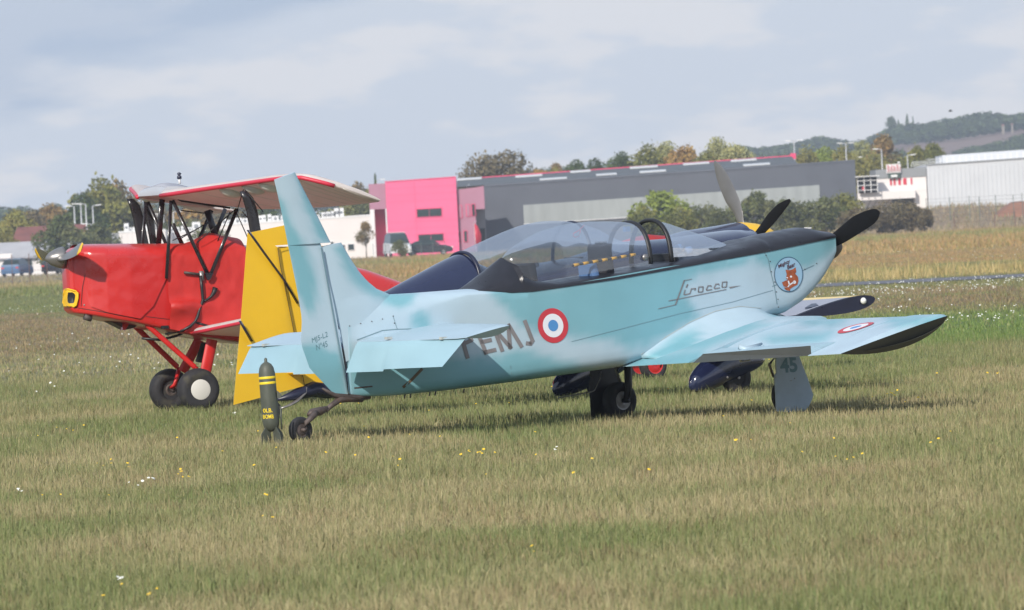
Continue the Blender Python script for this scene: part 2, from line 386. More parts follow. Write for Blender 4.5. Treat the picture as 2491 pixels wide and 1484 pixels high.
def npmesh(name, V, loops, starts, totals, col, material, smooth=False, **k):
    me = bpy.data.meshes.new(name); me.vertices.add(len(V)); me.vertices.foreach_set('co', V.astype(np.float32).ravel())
    me.loops.add(len(loops)); me.loops.foreach_set('vertex_index', loops.astype(np.int32))
    me.polygons.add(len(starts)); me.polygons.foreach_set('loop_start', starts.astype(np.int32)); 
    try: me.polygons.foreach_set('loop_total', totals.astype(np.int32))
    except Exception: pass
    me.update(calc_edges=True)
    if smooth: me.polygons.foreach_set('use_smooth', np.ones(len(starts), bool))
    if col is not None:
        a = me.color_attributes.new('col', 'FLOAT_COLOR', 'POINT'); c4 = np.ones((len(V), 4), np.float32); c4[:, :3] = col; a.data.foreach_set('color', c4.ravel())
    me.materials.append(material); o = bpy.data.objects.new(name, me); COL.objects.link(o); return tag(o, **k)
# ground sheet
ys = np.concatenate([np.linspace(5, 36, 8)[:-1], 1 / np.linspace(1 / 36, 1 / 1300, 620), np.array([1500, 1900, 2500, 3400, 4600])])
tt = np.concatenate([[-3, -1.2, -.4, -.15], np.linspace(-.075, .075, 170), [.15, .4, 1.2, 3]])
YY, TT = np.meshgrid(ys, tt, indexing='ij'); XX = np.clip(TT * np.maximum(YY, 30), -1550, 1550)
ZZ = height(XX, YY); nr, ncn = YY.shape
Vg = np.stack([XX.ravel(), YY.ravel(), ZZ.ravel()], 1)
ii, jj = np.meshgrid(np.arange(nr - 1), np.arange(ncn - 1), indexing='ij'); a0 = (ii * ncn + jj).ravel()
lp = np.stack([a0, a0 + 1, a0 + ncn + 1, a0 + ncn], 1).ravel(); st = np.arange(len(a0)) * 4
M['ground'] = gmat('meadow_soil', .95, vary=3.0)
npmesh('ground', Vg, lp, st, np.full(len(a0), 4), gcol(XX.ravel(), YY.ravel()) * .82, M['ground'], True, kind='structure', label='mown airfield meadow with dry and green patches')
# grass blades
M['blade'] = gmat('grass_blade', .6, True)
def grass(name, Y0, Y1, N, pw, hmin, hmax, wd, seg2, label, cf=1.0, mask=None, colf=None, mg=.9, inner=0.0):
    rng = np.random.RandomState(int(Y0 * 10) + 3)
    u = rng.rand(N); q = 2 - pw
    Y = (Y0 ** q + u * (Y1 ** q - Y0 ** q)) ** (1 / q) if abs(q) > 1e-6 else Y0 * (Y1 / Y0) ** u
    X = (rng.rand(N) * 2 - 1) * (Y * .0518 + mg)
    if inner: X = np.sign(X) * (Y * .0518 + inner + (mg - inner) * rng.rand(N))
    # clumping
    cl = fbm(X * 3.2, Y * 3.2, 77, 3); tall = fbm(X * .8, Y * .4, 55, 3)
    if mask is not None:
        k = mask(X, Y); X = X[k]; Y = Y[k]; cl = cl[k]; tall = tall[k]
    n = len(X)
    h = (hmin + (hmax - hmin) * rng.rand(n) ** 1.6) * (.55 + .5 * cl + .45 * tall)
    long_ = rng.rand(n) < .02; h = np.where(long_, h * 1.45, h)
    w = wd * (.6 + .8 * rng.rand(n)); ang = rng.rand(n) * 2 * np.pi; lean = rng.rand(n) ** 1.5 * .75 * h; la = rng.rand(n) * 2 * np.pi
    Z = height(X, Y) - .004
    cx, cy = np.cos(ang) * w / 2, np.sin(ang) * w / 2; lx, ly = np.cos(la) * lean, np.sin(la) * lean
    C = gcol(X, Y) * cf if colf is None else colf(X, Y)
    r1 = rng.rand(n); r2 = rng.rand(n)
    dry = np.tile(np.array([.34, .28, .15]), (n, 1)); grn = np.tile(np.array([.11, .165, .045]), (n, 1))
    C = np.where((r1 < .20)[:, None], C * .6 + dry * .4, C); C = np.where(((r1 > .2) & (r1 < .45))[:, None], C * .5 + grn * .5, C)
    C = C * (.82 + .36 * r2)[:, None]
    if seg2:
        V = np.empty((n, 5, 3)); 
        V[:, 0] = np.stack([X - cx, Y - cy, Z], 1); V[:, 1] = np.stack([X + cx, Y + cy, Z], 1)
        mx, my, mz = X + lx * .35, Y + ly * .35, Z + h * .58
        V[:, 2] = np.stack([mx + cx * .75, my + cy * .75, mz], 1); V[:, 3] = np.stack([mx - cx * .75, my - cy * .75, mz], 1)
        V[:, 4] = np.stack([X + lx, Y + ly, Z + h * (1 - .25 * (lean / h))], 1)
        b = np.arange(n)[:, None] * 5
        lp = (b + np.array([0, 1, 2, 3, 3, 2, 4])).ravel(); st = (np.arange(n)[:, None] * 7 + np.array([0, 4])).ravel(); tot = np.tile([4, 3], n)
        Cc = np.repeat(C, 5, 0); 
    else:
        V = np.empty((n, 3, 3)); V[:, 0] = np.stack([X - cx, Y - cy, Z], 1); V[:, 1] = np.stack([X + cx, Y + cy, Z], 1); V[:, 2] = np.stack([X + lx, Y + ly, Z + h], 1)
        lp = np.arange(n * 3); st = np.arange(n) * 3; tot = np.full(n, 3); Cc = np.repeat(C, 3, 0)
    npmesh(name, V.reshape(-1, 3), lp, st, tot, Cc, M['blade'], False, kind='stuff', label=label)
grass('side_grass', 38.5, 128, 170000, 1.6, .034, .098, .0095, False, 'short meadow grass on either side of the aircraft stand', mg=6.5, inner=.9)
notroad = lambda X, Y: ~((X > 3) & (np.abs(Y - (232 - .25 * (X - 11))) < 8))
grass('grass', 38.5, 128, 580000, 2.15, .034, .098, .0048, True, 'short sunlit meadow grass around the parked aircraft')
grass('meadow_grass', 128, 420, 230000, 1.7, .03, .085, .020, False, 'rough grass beyond the parked aircraft', mask=notroad, mg=7)
grass('dry_grass', 420, 1000, 70000, 1.2, .10, .28, .06, False, 'dry brown grass of the far field')
# taller straw by the taxiway and scrub on the bank
def tall_mask(X, Y): return (X / Y * 25000 > 100) & (fbm(X * .2, Y * .1, 91) > .44)
grass('straw_grass', 242, 275, 8000, 1.0, .14, .36, .03, False, 'pale tall straw growing behind the taxiway', mask=tall_mask, colf=lambda X, Y: np.tile(PALE * 1.0, (len(X), 1)))
grass('bank_scrub', 880, 960, 16000, 0.5, .2, .6, .12, False, 'brown weeds on the bank below the pale warehouse', mask=lambda X, Y: X > 20 + (Y - 880) * .05, colf=lambda X, Y: np.tile(SCRUB * .95, (len(X), 1)))
# flowers
def flowers(name, spots, col, size, label, hgt):
    V = []; Fc = []
    for x, y in spots:
        z = float(height(np.array([x]), np.array([y]))[0]) + hgt * random.uniform(.6, 1.2); r = size * random.uniform(.6, 1.3)
        b = len(V); a0_ = random.random() * 3; tx_, ty_ = random.uniform(-.5, .5), random.uniform(-.9, -.2)
        n_ = Vector((tx_, ty_, 1)).normalized(); p = n_.orthogonal().normalized(); q = n_.cross(p); c = Vector((x, y, z))
        V.append(c + n_ * r * .25)
        for k in range(6): V.append(c + (p * math.cos(a0_ + k * 1.047) + q * math.sin(a0_ + k * 1.047)) * r)
        Fc += [(b, b + 1 + k, b + 1 + (k + 1) % 6) for k in range(6)]
    mk(name, V, Fc, col, smooth=False, kind='stuff', label=label)
M['petalw'] = mat('white_petals', (.75, .75, .68), .7); M['petaly'] = mat('yellow_petals', (.80, .52, .03), .7)
sp_ = []
def scatter(n, Y0, Y1, t0, t1, thr=.5, s=3, fx=.5, fy=.08):
    k = 0; res = []
    while k < n:
        Y = random.uniform(Y0, Y1); X = random.uniform(t0, t1) / 25000 * Y
        if fbm(np.array([X * fx]), np.array([Y * fy]), s)[0] > thr: res.append((X, Y)); k += 1
    return res
sp_ += scatter(420, 190, 226, 520, 1300, .42); sp_ += scatter(100, 138, 160, 550, 1300, .5); sp_ += scatter(160, 300, 600, 300, 1300, .5)
sp_ += scatter(160, 270, 330, -1300, -300, .45); sp_ += scatter(90, 110, 190, -1300, -300, .5); sp_ += scatter(50, 130, 230, 500, 1300, .4)
flowers('white_flowers', sp_, M['petalw'], .012, 'white wild flowers scattered over the meadow', .10)
def fan(pts, n, r):
    o = []
    for u_, v_ in pts:
        p = G(u_, v_ + 12)
        for _ in range(n): o.append((p.x + random.gauss(0, r), p.y + random.gauss(0, r * 3)))
    return o
flowers('near_white_flowers', fan([(335, 1188), (372, 1180), (572, 1014), (50, 1206), (1352, 1102), (300, 1420)], 3, .02), M['petalw'], .010, 'few small white flowers in the near grass', .07)
flowers('yellow_flowers', fan([(255, 1137), (278, 1136), (438, 1153), (441, 1166), (465, 1166), (130, 1220), (650, 1222), (648, 1267), (1125, 1118), (1140, 1112), (1160, 1110), (1180, 1112), (1620, 950), (2080, 1122), (2055, 1124), (2150, 966), (2170, 967), (1300, 1360), (1340, 945), (955, 1128), (375, 1462), (250, 1462), (1790, 1085), (2420, 916), (320, 1140), (170, 1050), (2260, 1086)], 2, .035) + scatter(50, 60, 110, -1250, 1250, .5), M['petaly'], .009, 'small yellow dandelions dotted through the near grass', .075)
# taxiway strip seen edge-on at the right
M['asphalt'] = mat('old_asphalt', (.13, .13, .145), .85, 0, .15, 1.5, .4, 30)
def sheet(name, pts, mt, z=.02, label=None):
    V = [(p[0], p[1], z + (p[2] if len(p) > 2 else 0)) for p in pts]; return mk(name, V, [tuple(range(len(V)))], mt, smooth=False, kind='structure', label=label)
sheet('taxiway', [(4, 230), (60, 215), (60, 226), (4, 241)], M['asphalt'], .01, 'narrow grey asphalt taxiway across the meadow')
M['concrete'] = mat('pale_concrete', (.27, .255, .25), .85, 0, .12, .6)
sheet('access_road', [(-60, 880), (-24, 880), (-9, 960), (14, 975), (14, 984.5), (-60, 984.5)], M['concrete'], .03, 'pale access road in front of the buildings')
sheet('parking_lane', [(-38, 690), (-29.5, 690), (-29.5, 770), (-42, 770)], M['asphalt'], .03, 'grey lane behind the left fence')
# ================================================================== far buildings
def zl(u, v, Y): return W(u, v, Y).z
def xl(u, v, Y): return W(u, v, Y).x
M['clad'] = mat('slate_grey_cladding', (.105, .115, .140), .5, .2, .08, .4)
M['cladroof'] = mat('dark_grey_roof', (.085, .088, .090), .6, 0, .15, .3)
M['skylight'] = mat('skylight_panel', (.62, .63, .64), .4)
M['pink'] = mat('pink_cladding', (.78, .125, .255), .5, 0, .04, .5)
M['mauve'] = mat('mauve_cladding', (.38, .17, .235), .5, 0, .06, .6)
M['pinktrim'] = mat('pink_trim', (.70, .06, .16), .5)
M['poly'] = mat('translucent_panel', (.30, .325, .325), .45, 0, .12, .5, stretch=(3, 1, .4))
M['dglass'] = mat('dark_window_glass', (.03, .045, .045), .12, 0, .4, .5)
M['wwall'] = mat('white_cladding', (.74, .70, .68), .55, 0, .05, .3)
M['wshade'] = mat('grey_cladding', (.24, .25, .26), .55, 0, .05, .5)
M['silver'] = mat('silver_cladding', (.56, .575, .60), .5, 0, .05, .4)
M['fibre'] = mat('fibre_cement_roof', (.46, .45, .46), .9, 0, .12, .9)
M['tile'] = mat('red_tiles', (.21, .075, .062), .85, 0, .25, .8)
M['metalw'] = mat('white_metalwork', (.72, .72, .72), .5)
M['dark'] = mat('dark_recess', (.03, .03, .035), .7)
def ribs(x0, x1, z0, z1, y, pitch, w, d, parent, m, name='cladding_ribs'):
    b = MB(); x = x0 + pitch / 2
    while x < x1: b.b2((x - w / 2, y - d, z0(x) if callable(z0) else z0), (x + w / 2, y + .02, z1(x) if callable(z1) else z1)); x += pitch
    return b.out(name, m, parent, smooth=False, kind='stuff')
def pbox(name, lo, hi, m, parent, **k): return MB().b2(lo, hi).out(name, m, parent, smooth=False, **k)
# ---- grey hall with pink end
Yh = 1000.0
e0 = empty('industrial_hall', (xl(1650, 560, Yh), Yh, 0), 0, 'long slate grey industrial hall with a pink ridge line and skylights', 'building')
def rel(o): return Vector(o.location)
O = rel(e0)
xa, xb = xl(1180, 520, Yh) - O.x, xl(2084, 480, Yh) - O.x
zA, zB = zl(1180, 452, Yh), zl(2082, 390, Yh)
zt = lambda x: zA + (zB - zA) * (x - xa) / (xb - xa)
mb = MB(); mb.loft([[(xa, 0, 0), (xa, 0, zA), (xa, 34, zA), (xa, 34, 0)], [(xb, 0, 0), (xb, 0, zB), (xb, 34, zB), (xb, 34, 0)]]); mb.out('wall', M['clad'], e0, smooth=False)
xr0, xr1 = xl(1112, 440, Yh + 16) - O.x, xl(1925, 380, Yh + 16) - O.x
r0, r1 = zl(1112, 437, Yh + 16), zl(1925, 380, Yh + 16)
xe = xl(1942, 402, Yh) - O.x
roof = mk('roof', [(xr0, .3, zA + .02), (xe, .3, zt(xe) + .02), (xr1, 16, r1), (xr0, 16, r0), (xr0, 33.7, zA + .02), (xe, 33.7, zB + .02)], [(0, 1, 2, 3), (3, 2, 5, 4), (1, 5, 2), (0, 3, 4)], M['cladroof'], e0, smooth=False)
mb = MB(); mb.loft([[(xr0, 15.8, r0), (xr0, 16.3, r0), (xr0, 16.3, r0 + .09), (xr0, 15.8, r0 + .09)], [(xr1, 15.8, r1), (xr1, 16.3, r1), (xr1, 16.3, r1 + .09), (xr1, 15.8, r1 + .09)]]); mb.out('ridge_cap', M['pinktrim'], roof, smooth=False)
pbox('end_panel', (xr1 - .1, 15.7, r1 - .3), (xr1 + .45, 16.4, r1 + .28), M['pinktrim'], roof)
for (ua, va, ub, vb) in [(1112, 437, 1172, 435), (1254, 431, 1319, 427), (1313, 438, 1379, 434), (1387, 419, 1437, 416.6), (1532, 409.5, 1600, 405.5), (1556, 420, 1620, 416), (1662, 400.5, 1725, 397), (1778, 392.5, 1840, 388.8), (1808, 403, 1873, 399.5), (1450, 427, 1500, 423.8)]:
    um, vm_ = (ua + ub) / 2, (va + vb) / 2
    # intersect sight line with the roof slope
    best = None
    for k in range(60):
        yy = .4 + k * .26; P = W(um, vm_, Yh + yy); xx = P.x - O.x; t_ = (yy - .3) / 15.7
        zr = (zt(xx) + .02) * (1 - t_) + (r0 + (r1 - r0) * (xx - xr0) / (xr1 - xr0)) * t_
        if best is None or abs(P.z - zr) < best[0]: best = (abs(P.z - zr), yy, zr)
    x0_, x1_ = xl(ua, va, Yh + best[1]) - O.x, xl(ub, vb, Yh + best[1]) - O.x
    MB().box(((x0_ + x1_) / 2, best[1], best[2] + .06), (x1_ - x0_, 2.2, .10), Matrix.Rotation(math.atan2(r0 - zA, 15.7), 3, 'X') @ Matrix.Rotation(-math.atan2(zB - zA, xb - xa), 3, 'Y')).out('skylight', M['skylight'], roof, smooth=False)
ribs(xa, xb, 0, zt, 0, .31, .10, .05, e0, M['clad'])
MB().loft([[(xa, -.1, zA - .1), (xa, .1, zA - .1), (xa, .1, zA + .07), (xa, -.1, zA + .07)], [(xb, -.1, zB - .1), (xb, .1, zB - .1), (xb, .1, zB + .07), (xb, -.1, zB + .07)]]).out('parapet_trim', M['clad'], e0, smooth=False)
us = [1272, 1366, 1480, 1594, 1700, 1800, 1900, 1995]
for a, b in zip(us, us[1:]):
    x0_, x1_ = xl(a, 500, Yh) - O.x, xl(b, 470, Yh) - O.x
    tz = lambda x: zl(1272, 499, Yh) + (zl(1993, 450, Yh) - zl(1272, 499, Yh)) * (x - (xl(1272, 500, Yh) - O.x)) / 28.8
    MB().loft([[(x0_ + .03, -.09, tz(x0_) - 1.8), (x0_ + .03, -.02, tz(x0_) - 1.8), (x0_ + .03, -.02, tz(x0_)), (x0_ + .03, -.09, tz(x0_))], [(x1_ - .03, -.09, tz(x1_) - 1.8), (x1_ - .03, -.02, tz(x1_) - 1.8), (x1_ - .03, -.02, tz(x1_)), (x1_ - .03, -.09, tz(x1_))]]).out('light_panel', M['poly'], e0, smooth=False)
    MB().loft([[(x0_, -.16, tz(x0_) - 1.92), (x0_, -.02, tz(x0_) - 1.92), (x0_, -.02, tz(x0_) - 1.82), (x0_, -.16, tz(x0_) - 1.82)], [(x1_, -.16, tz(x1_) - 1.92), (x1_, -.02, tz(x1_) - 1.92), (x1_, -.02, tz(x1_) - 1.82), (x1_, -.16, tz(x1_) - 1.82)]]).out('sill', M['skylight'], e0, smooth=False)
# vent on roof near the pink block
MB().lathe([(.25, 0), (.3, .1), (.02, .3)], (xl(1140, 450, Yh + 3) - O.x, 3, zl(1140, 456, Yh + 3)), (0, 0, 1), 10).out('roof_vent', M['metalw'], e0)
# ---- pink block
Yp = 985.0
e1 = empty('pink_office', (xl(1025, 610, Yp), Yp, 0), 0, 'two storey bright pink office block with two dark strip windows', 'building')
O = rel(e1)
x0_, x1_ = xl(941, 520, Yp) - O.x, xl(1112, 500, Yp) - O.x; zt0, zt1 = zl(941, 443, Yp), zl(1111, 431, Yp)
wall1 = MB().loft([[(x0_, 0, 0), (x0_, 0, zt0), (x0_, 14, zt0), (x0_, 14, 0)], [(x1_, 0, 0), (x1_, 0, zt1), (x1_, 14, zt1), (x1_, 14, 0)]]).out('wall', M['pink'], e1, smooth=False)
for k in range(1, 11): 
    zz = k * zt0 / 11; 
    if not (3.9 < zz < 4.9): pbox('cladding_joint', (x0_ + .02, -.015, zz), (x1_ - .02, .0, zz + .02), M['pinktrim'], wall1)
pbox('cladding_joint', (x0_ + 2.75, -.02, 0), (x0_ + 2.79, .0, zt0 - .1), M['pinktrim'], wall1)
MB().loft([[(x0_ - .05, -.06, zt0 - .02), (x0_ - .05, .2, zt0 - .02), (x0_ - .05, .2, zt0 + .08), (x0_ - .05, -.06, zt0 + .08)], [(x1_ + .05, -.06, zt1 - .02), (x1_ + .05, .2, zt1 - .02), (x1_ + .05, .2, zt1 + .08), (x1_ + .05, -.06, zt1 + .08)]]).out('coping', M['pinktrim'], e1, smooth=False)
for (ua, ub, vt, vb) in [(1014, 1073.5, 508, 527), (1018, 1078, 570, 587)]:
    a, b = xl(ua, vt, Yp) - O.x, xl(ub, vt, Yp) - O.x; z1_, z0_ = zl((ua + ub) / 2, vt, Yp), zl((ua + ub) / 2, vb, Yp)
    f = MB(); f.b2((a - .08, -.07, z0_ - .08), (b + .08, -.003, z0_)); f.b2((a - .08, -.07, z1_), (b + .08, -.003, z1_ + .08)); f.b2((a - .08, -.068, z0_), (a, -.003, z1_)); f.b2((b, -.068, z0_), (b + .08, -.003, z1_))
    w_ = f.out('window', M['pinktrim'], e1, smooth=False); pbox('pane', (a, -.04, z0_), ((a + b) / 2 - .02, -.004, z1_), M['dglass'], w_); pbox('pane', ((a + b) / 2 + .02, -.04, z0_), (b, -.004, z1_), M['dglass'], w_)
# recessed mauve corner left of it
xm = xl(900, 520, Yp) - O.x; zm = zl(899, 448, Yp); zo = zl(920, 509, Yp)
MB().b2((xm, .1, zo), (x0_ - .01, 10, zm)).out('overhang', M['mauve'], e1, smooth=False)
pbox('recess_wall', (xm + .3, 2.6, 0), (x0_ - .01, 3, zo), M['pink'], e1)
pbox('side_pier', (xm, .1, 0), (xm + .42, 3, zo), M['wwall'], e1)
pbox('downpipe', (x0_ - .12, -.12, 0), (x0_ - .01, -.01, zo), M['metalw'], e1)
# right mauve block
xq0, xq1 = x1_ + .01, xl(1180, 520, Yp) - O.x; zq0, zq1 = zl(1112, 461.5, Yp), zl(1178, 452, Yp)
zop = zl(1160, 509, Yp); xop = xl(1158, 540, Yp) - O.x
MB().loft([[(xq0, .6, 0), (xq0, .6, zq0), (xq0, 10, zq0), (xq0, 10, 0)], [(xop, .6, 0), (xop, .6, (zq0 + zq1) / 2), (xop, 10, (zq0 + zq1) / 2), (xop, 10, 0)]]).out('mauve_wall', M['mauve'], e1, smooth=False)
MB().loft([[(xop, .6, zop), (xop, .6, (zq0 + zq1) / 2), (xop, 10, (zq0 + zq1) / 2), (xop, 10, zop)], [(xq1, .6, zop), (xq1, .6, zq1), (xq1, 10, zq1), (xq1, 10, zop)]]).out('mauve_lintel', M['mauve'], e1, smooth=False)
pbox('entrance_wall', (xop, 3.5, 0), (xq1, 4, zop), M['wshade'], e1)
pbox('entrance_door', (xop + .35, 3.42, 0), (xq1 - .1, 3.49, 2.3), M['dark'], e1)
for (ua, vt, vb) in [(1119, 500, 530), (1138, 498, 526), (1151, 497, 525), (1116, 565, 590), (1132, 562, 588)]:
    a = xl(ua, vt, Yp) - O.x; z1_, z0_ = zl(ua, vt, Yp), zl(ua, vb, Yp)
    w_ = pbox('window', (a - .2, .52, z0_ - .05), (a + .2, .59, z1_ + .05), M['pinktrim'], e1); pbox('pane', (a - .13, .48, z0_), (a + .13, .515, z1_), M['mauve'] if ua < 1140 and vt < 540 else M['dglass'], w_)
# ---- white building(s) at left, behind the biplane
Yw = 1010.0
def whitehall(name, u0, u1, v0, v1, Y, label, units, m='wwall', side=None):
    e = empty(name, (xl((u0 + u1) / 2, (v0 + v1) / 2, Y), Y, 0), 0, label, 'building'); O = rel(e)
    a, b = xl(u0, v0, Y) - O.x, xl(u1, v1, Y) - O.x; za, zb = zl(u0, v0, Y), zl(u1, v1, Y)
    MB().loft([[(a, 0, 0), (a, 0, za), (a, 20, za), (a, 20, 0)], [(b, 0, 0), (b, 0, zb), (b, 20, zb), (b, 20, 0)]]).out('wall', M[m], e, smooth=False)
    MB().loft([[(a - .05, -.05, za - .12), (a - .05, .25, za - .12), (a - .05, .25, za + .05), (a - .05, -.05, za + .05)], [(b + .05, -.05, zb - .12), (b + .05, .25, zb - .12), (b + .05, .25, zb + .05), (b + .05, -.05, zb + .05)]]).out('coping', M['metalw'], e, smooth=False)
    for (uu, w, h) in units:
        x = xl(uu, (v0 + v1) / 2, Y + 2) - O.x; z = za + (zb - za) * (x - a) / (b - a); w, h = w / 25, h / 25
        un = MB().b2((x - w / 2, 1.6, z - .1), (x + w / 2, 2.5, z + h)).out('air_conditioner', M['metalw'], e, smooth=False)
        MB().lathe([(min(w, h) * .32, -.03), (min(w, h) * .32, 0)], (x, 1.6, z + h * .5), (0, 1, 0), 10).out('fan', M['wshade'], un)
    return e, a, b, za, zb
ew, a, b, za, zb = whitehall('white_store', 289, 402, 564, 559, Yw, 'low white clad store left of the biplane struts with air conditioners', [(308, 11, 20), (317, 9, 9), (330, 14, 10), (345, 22, 16), (365, 18, 12)])
pbox('grey_annex', (a - .75, .2, 0), (a - .01, 8, za - .1), M['wshade'], ew)
ribs(a, b, 0, lambda x: za - .15, 0, .5, .06, .04, ew, M['wwall'])
whitehall('white_workshop', 408, 500, 566, 560, Yw + 20, 'white workshop seen between the biplane struts', [(420, 10, 14), (432, 9, 12), (447, 12, 14), (462, 16, 10), (478, 20, 22)])
ew, a, b, za, zb = whitehall('white_warehouse', 532, 905, 547, 522.5, Yw, 'wide white warehouse with rooftop units behind the tail fins', [(545, 16, 14), (558, 8, 10), (578, 20, 14), (596, 14, 12), (634, 10, 16), (643, 8, 17), (656, 9, 18), (670, 16, 13), (690, 12, 12), (773, 10, 9), (789, 12, 14), (800, 14, 14), (811, 12, 15), (821, 14, 22), (831, 12, 22)])
O = rel(ew)
for (ua, ub, vt, vb) in [(803, 812, 587, 600), (824, 840, 595, 612), (845, 862, 593, 610)]:
    A_, B_ = xl(ua, vt, Yw) - O.x, xl(ub, vt, Yw) - O.x; w_ = pbox('window', (A_, -.08, zl(ua, vb, Yw)), (B_, -.003, zl(ua, vt, Yw)), M['metalw'], ew); pbox('pane', (A_ + .06, -.1, zl(ua, vb, Yw) + .06), (B_ - .06, -.082, zl(ua, vt, Yw) - .06), M['dglass'], w_)
# ---- left low shed and red roofed barn
Yl = 960.0
e2 = empty('low_shed', (xl(40, 640, Yl), Yl, 0), 0, 'low cream shed with grey fibre cement roof at the far left', 'building'); O = rel(e2)
x0_, x1_ = xl(-40, 640, Yl) - O.x, xl(235, 640, Yl) - O.x; ze = zl(60, 627, Yl)
pbox('wall', (x0_, 0, 0), (x1_, 12, ze), M['wwall'], e2)
zr = zl(60, 588, Yl + 6)
roof = mk('roof', [(x0_ - .3, -.5, ze - .05), (x1_ + .3, -.5, ze - .05), (x1_ + .3, 6, zr), (x0_ - .3, 6, zr), (x0_ - .3, 12.5, ze - .05), (x1_ + .3, 12.5, ze - .05)], [(0, 1, 2, 3), (3, 2, 5, 4), (0, 3, 4), (1, 5, 2)], M['fibre'], e2, smooth=False)
for k in range(30): 
    x = x0_ + (x1_ - x0_) * k / 30; 
    mk('roof_seam', [(x, -.5, ze - .03), (x + .08, -.5, ze - .03), (x + .08, 6, zr + .03), (x, 6, zr + .03)], [(0, 1, 2, 3)], M['fibre'], roof, smooth=False)
for (ua, ub) in [(33, 50), (53, 78), (97, 124), (129, 156)]:
    A_, B_ = xl(ua, 640, Yl) - O.x, xl(ub, 640, Yl) - O.x; z1_, z0_ = zl(60, 629, Yl), zl(60, 646, Yl)
    w_ = pbox('window', (A_ - .06, -.09, z0_ - .1), (B_ + .06, -.003, z1_), M['metalw'], e2); pbox('pane', (A_, -.12, z0_), (B_, -.093, z1_ - .05), M['dglass'], w_)
pbox('shutter_door', (xl(0, 640, Yl) - O.x, -.12, .1), (xl(30, 640, Yl) - O.x, -.003, zl(15, 617, Yl)), M['wwall'], e2)
e3 = empty('red_roofed_barn', (xl(105, 580, 1000), 1000, 0), 0, 'barn with dark red roof behind the low shed', 'building'); O = rel(e3)
x0_, x1_ = xl(30, 580, 1000) - O.x, xl(215, 575, 1000) - O.x; zr = zl(120, 549, 1004); ze = zl(80, 594, 1000)
pbox('wall', (x0_, 0, 0), (x1_, 10, ze), M['fibre'], e3)
mk('roof', [(x0_ - .3, -.5, ze - .1), (x1_ + .3, -.5, ze - .1), (x1_ - .3, 5, zr), (x0_ + .3, 5, zr), (x0_ - .3, 10.5, ze - .1), (x1_ + .3, 10.5, ze - .1)], [(0, 1, 2, 3), (3, 2, 5, 4), (0, 3, 4), (1, 5, 2)], M['tile'], e3, smooth=False)
# ---- right: white shop with sign and pale warehouse
Yr = 975.0
e4 = empty('shop_building', (xl(2190, 500, Yr), Yr, 1.0), 0, 'white shop with grey upper band and five narrow red windows', 'building'); O = rel(e4)
x0_, x1_ = xl(2133, 450, Yr) - O.x, xl(2254, 450, Yr) - O.x; zt_ = zl(2190, 410, Yr) - 1
zg = zl(2190, 432, Yr) - 1; zcan0, zcan1 = zl(2190, 466, Yr) - 1, zl(2190, 483, Yr) - 1
pbox('wall', (x0_, 0, zcan0), (x1_, 16, zg - .01), M['wwall'], e4)
pbox('fascia', (x0_ - .06, -.08, zg), (x1_ + .02, 16, zt_), M['wshade'], e4)
pbox('canopy_beam', (xl(2086, 480, Yr) - O.x, -1.0, zcan1), (xl(2226, 475, Yr) - O.x, -.01, zcan0 + .1), M['wwall'], e4)
pbox('base_wall', (xl(2226, 500, Yr) - O.x, 0, -1), (x1_, 16, zcan0 - .01), M['wwall'], e4)
pbox('dark_bay', (xl(2170, 500, Yr) - O.x, 3, -1), (xl(2226, 500, Yr) - O.x, 3.2, zcan1), M['wshade'], e4)
pbox('lower_wall', (xl(2086, 500, Yr) - O.x, .5, -1), (xl(2170, 500, Yr) - O.x, .9, zcan1 - .01), M['wwall'], e4)
tr_ = MB()
for k in range(5):
    xx0 = xl(2090 + k * 15, 500, Yr) - O.x; tr_.tube([(xx0, .3, zcan1 - .9), (xx0 + .6, .3, zcan1)], .035, 5)
tr_.out('truss', M['wshade'], e4, smooth=False)
for (uu, wd) in [(2167, 5), (2176, 5), (2188, 6), (2201, 8), (2217, 4)]:
    x = xl(uu, 440, Yr) - O.x; w_ = pbox('window', (x - wd / 50 - .03, -.05, zl(2190, 452, Yr) - 1), (x + wd / 50 + .03, -.003, zg - .03), M['metalw'], e4); pbox('pane', (x - wd / 50, -.07, zl(2190, 450, Yr) - 1), (x + wd / 50, -.053, zg - .06), M['redtrim'], w_)
# roof sign: white lattice letters in red on a green plate
xs = xl(2174, 410, Yr) - O.x; zs_ = zt_
sg = empty('roof_sign', (O.x + xs, Yr - .3, 1 + zs_ - .9), 0, 'white and red sign on the roof edge of the shop', 'sign')
sgn = pbox('sign_board', (-.55, -.1, .0), (.55, 0, .5), M['darkgreen'] if 'darkgreen' in M else mat('dark_green_board', (.04, .07, .055), .5), sg)
pbox('sign_text_panel', (-.3, -.14, .12), (.3, -.103, .34), M['metalw'], sgn)
pbox('upper_board', (-.72, -.1, .52), (.66, 0, 1.35), M['metalw'], sg)
for k in range(9):
    x = -.6 + k * .145; MB().tube([(x, -.16, .6), (x + .03 * (-1) ** k, -.16, 1.3 - .1 * (k % 3))], .028, 5).out('red_letter', M['redtrim'], sg)
MB().lathe([(.01, -.13), (.13, -.05), (.13, .05), (.01, .13)], (.5, -.12, 1.45), (0, 0, 1), 12).out('sign_ball', M['metalw'], sg)
